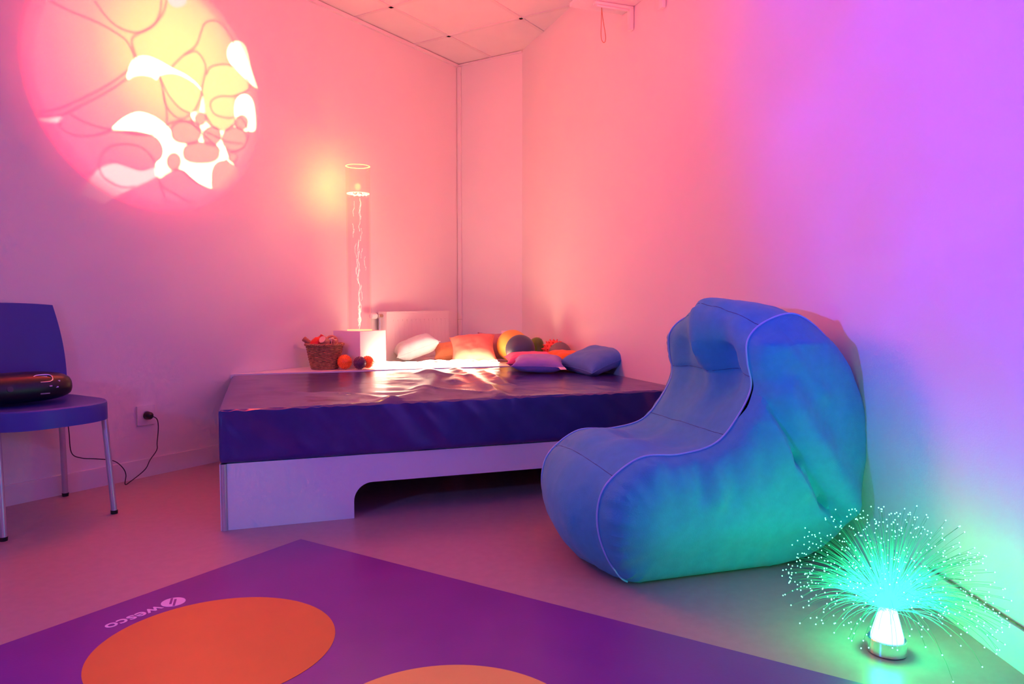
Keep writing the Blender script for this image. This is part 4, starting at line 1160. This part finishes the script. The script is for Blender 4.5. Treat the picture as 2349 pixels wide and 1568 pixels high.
# ------------------------------------------------------------------ balls
def smooth_ball(name, label, material, r, loc):
    b_ = thing(name, label, 'ball', loc, 0, 'balls behind the cushions')
    MB().ball((0, 0, 0), r, 40, 24).build('skin', material, b_)
    o = MB().lathe([(0.006, 0), (0.006, 0.001), (0.003, 0.002)], 14).build('valve_plug', 'white_plastic', b_)
    o.location = (0, r - 0.0008, 0); o.rotation_euler = (-PI / 2, 0, 0)
    return b_
smooth_ball('play_ball', 'large yellow ball behind the dark blue ball', 'yellow_rubber', 0.101, (0.003, 4.60, Z_T + 0.102))
smooth_ball('play_ball', 'dark slate blue ball in front of the yellow ball', 'slate_rubber', 0.090, (0.050, 4.395, Z_T + 0.0905))
smooth_ball('play_ball', 'grey ball near the wall behind the orange cushion', 'grey_rubber', 0.068, (0.285, 4.300, Z_T + 0.073))
pb = thing('peanut_ball', 'green peanut shaped ball between the dark blue and grey balls', 'ball', (0.182, 4.555, Z_T + 0.001), 0, 'balls behind the cushions', (0, R(-14), 0))
MB().lathe([(0.001, 0.004), (0.03, 0.007), (0.052, 0.03), (0.056, 0.055), (0.050, 0.085), (0.044, 0.10), (0.046, 0.118), (0.040, 0.140), (0.026, 0.153), (0.012, 0.158), (0.001, 0.159)], 32).build('skin', 'green_rubber', pb)
def spiked_ball(name, label, material, r, loc, rows=11, spike=0.1, group='spiked massage balls'):
    b_ = thing(name, label, 'ball', loc, 0, group)
    MB().ball((0, 0, 0), r, 28, 16).build('skin', material, b_)
    mb = MB()
    for i in range(1, rows):
        t = PI * i / rows; n = max(4, int(2 * rows * math.sin(t)))
        for k in range(n):
            a = 2 * PI * (k + 0.5 * (i % 2)) / n
            d = Vector((math.sin(t) * math.cos(a), math.sin(t) * math.sin(a), math.cos(t)))
            mb.tube([d * r * 0.97, d * r * (1 + spike)], [r * 0.075, r * 0.028], 6)
    o = mb.build('spikes', material, b_); o['kind'] = 'stuff'
    return b_
spiked_ball('spiked_ball', 'coral red spiked ball mostly hidden behind the grey ball', 'coral_rubber', 0.066, (0.255, 4.43, Z_T + 0.080), 9, 0.16)
spiked_ball('spiked_ball', 'orange spiked ball standing right beside the basket', 'orange_rubber', 0.0395, (-0.940, 4.055, Z_T + 0.044), 13, 0.08)
spiked_ball('spiked_ball', 'plum dark spiked ball in front of the white box', 'plum_rubber', 0.0345, (-0.853, 4.045, Z_T + 0.039), 12, 0.09)
spiked_ball('spiked_ball', 'second orange spiked ball peeking out behind the plum ball', 'orange_rubber', 0.034, (-0.822, 4.108, Z_T + 0.039), 12, 0.09)

# ------------------------------------------------------------------ basket with instruments
bk = thing('wicker_basket', 'brown wicker basket on the ledge holding wooden instruments', 'basket', (-1.062, 4.095, Z_T), 0.2)
mb = MB()
HB = 0.140; ROWS = 19; ST = 26
def rad_at(z): return 0.066 + 0.029 * (z / HB) ** 0.85
for rw in range(ROWS):
    z = 0.006 + rw * (HB - 0.012) / (ROWS - 1); r = rad_at(z)
    path = []
    for k in range(ST * 4):
        a = 2 * PI * k / (ST * 4)
        q = r + 0.0028 * math.sin(ST / 2 * a * 1.0 + (PI if rw % 2 else 0))
        path.append((q * 1.06 * math.cos(a), q * 0.94 * math.sin(a), z))
    mb.tube(path, 0.0036, 5, True)
for k in range(ST):
    a = 2 * PI * k / ST
    mb.tube([(rad_at(z) * 1.06 * math.cos(a), rad_at(z) * 0.94 * math.sin(a), z) for z in (0.002, 0.05, 0.1, HB)], 0.0026, 5)
o = mb.build('weave', 'wicker', bk); o['kind'] = 'stuff'
MB().lathe([(0.064, 0.001), (0.065, 0.006)], 36, sx=1.06, sy=0.94).build('bottom', 'wicker', bk)
mb = MB()
for s_ in (0, PI):
    mb.tube([((rad_at(HB) + 0.003 + 0.004 * math.cos(24 * t + s_)) * 1.06 * math.cos(t), (rad_at(HB) + 0.003 + 0.004 * math.cos(24 * t + s_)) * 0.94 * math.sin(t), HB + 0.004 * math.sin(24 * t + s_)) for t in [2 * PI * k / 160 for k in range(160)]], 0.0045, 6, True)
mb.build('braided_rim', 'wicker', bk)
bx_, by_, bz_ = -1.062, 4.095, Z_T
def inst(name, label, cat, loc, rot): return thing(name, label, cat, (bx_ + loc[0], by_ + loc[1], bz_ + loc[2]), 0, 'instruments in the basket', rot)
i1 = inst('ridged_stick', 'ridged brown wooden stick poking out left of the basket', 'instrument', (-0.050, -0.02, 0.125), (0, R(-52), 0))
pr_ = []
for k in range(9): pr_ += [(0.0135, -0.05 + k * 0.0145), (0.0155, -0.045 + k * 0.0145), (0.0155, -0.040 + k * 0.0145), (0.0135, -0.0365 + k * 0.0145)]
MB().lathe(pr_, 20).build('stick', 'wood_brown', i1)
i2 = inst('red_shaker', 'red rounded shaker lying in the wicker basket', 'instrument', (-0.038, -0.03, 0.138), (R(10), R(30), R(20)))
MB().lathe([(0.001, -0.050), (0.022, -0.045), (0.036, -0.02), (0.037, 0.01), (0.028, 0.035), (0.012, 0.046), (0.001, 0.048)], 24).build('shell', 'red_toy', i2)
o = MB().lathe([(0.012, 0.044), (0.010, 0.055), (0.010, 0.066), (0.001, 0.068)], 16).build('handle_stub', 'red_toy', i2)
i3 = inst('wooden_maraca', 'brown wooden maraca with a round head in the basket', 'instrument', (-0.018, 0.0, 0.165), (R(20), R(25), R(0)))
MB().lathe([(0.001, -0.028), (0.016, -0.024), (0.024, -0.006), (0.024, 0.010), (0.016, 0.024), (0.001, 0.028)], 24).build('head', 'wood', i3)
MB().lathe([(0.007, -0.095), (0.007, -0.03), (0.009, -0.024)], 14).build('handle', 'wood_brown', i3)
i4 = inst('wooden_block', 'wooden tone block with a pale sawn end in the basket', 'instrument', (0.022, -0.035, 0.150), (R(62), R(0), R(-22)))
MB().lathe([(0.020, -0.05), (0.0235, -0.045), (0.0235, 0.040), (0.0215, 0.045)], 24).build('barrel', 'wood', i4)
MB().lathe([(0.0205, 0.045), (0.0200, 0.0475)], 24).build('end_face', 'wood_pale', i4)
MB().lathe([(0.0240, -0.004), (0.0240, 0.004)], 24).build('dark_band', 'darkgrey', i4)
i5 = inst('wooden_ring', 'wooden ring rattle standing up in the basket', 'instrument', (0.036, 0.018, 0.155), (R(80), 0, R(15)))
MB().tube([(0.030 * math.cos(t), 0.030 * math.sin(t), 0) for t in [2 * PI * k / 36 for k in range(36)]], 0.0075, 10, True).build('ring', 'wood', i5)
i6 = inst('wooden_clapper', 'pale wooden clapper leaning at the right of the basket', 'instrument', (0.054, -0.022, 0.145), (R(8), R(14), R(-10)))
MB().box(-0.016, -0.003, -0.014, 0.014, -0.045, 0.032).build('paddle', 'wood_pale', i6, bevel=0.004)
MB().box(0.003, 0.016, -0.014, 0.014, -0.045, 0.028).build('paddle', 'wood', i6, bevel=0.004)
MB().box(-0.004, 0.004, -0.010, 0.010, -0.040, -0.030).build('hinge', 'darkgrey', i6)

# ------------------------------------------------------------------ wall shelf top right with strap
def on_r(u, off, z): p = B + OW * u + ON * off; return Vector((p.x, p.y, z))
sh = thing('wall_shelf', 'white board on white brackets high on the right wall', 'shelf', tuple(on_r(1.433, 0, 2.30)), math.atan2(OW.y, OW.x))
# local: x along the wall towards the camera, -y into the room
MB().box(0.0, 0.62, -0.30, -0.002, 0.002, 0.022).build('board', 'laminate', sh, bevel=0.002)
for x in (0.105, 0.40):
    b_ = MB().box(x - 0.016, x + 0.016, -0.215, -0.004, -0.012, 0.001).build('bracket', 'white_plastic', sh, bevel=0.002)
    MB().box(x - 0.016, x + 0.016, -0.022, -0.003, -0.112, -0.006).build('bracket_leg', 'white_plastic', b_, bevel=0.002)
    MB().box(x - 0.003, x + 0.003, -0.20, -0.024, -0.020, -0.012).build('bracket_rib', 'white_plastic', b_, bevel=0.001)
st = thing('hanging_strap', 'thin looped strap hanging below the white wall shelf', 'strap', tuple(on_r(1.50, 0.155, 2.30)), 0)
lp = []
for k in range(30):
    t = k / 29
    lp.append((0.014 * math.sin(2 * PI * t) * (0.4 + 0.6 * math.sin(PI * t)) + 0.012 * math.sin(PI * t), 0.004 * math.sin(2 * PI * t), -0.001 - 0.175 * math.sin(PI * t) ** 0.8))
MB().tube(lp, 0.0018, 6).build('loop', 'wood_brown', st)

# cable run on top of the right baseboard
pth = [Vector((p.x, p.y, 0)) for p in right_line[11:-1]]
cbp = []
for i, p in enumerate(pth):
    t = (pth[min(i + 1, len(pth) - 1)] - pth[max(i - 1, 0)]).normalized()
    cbp.append(p - Vector((-t.y, t.x, 0)) * 0.006 + UP * 0.0985)
cb = MB().tube(cbp, 0.0022, 6).build('wall_cable', 'dust')
tag(cb, 'thin brown cable running along the top of the right baseboard', 'cable')
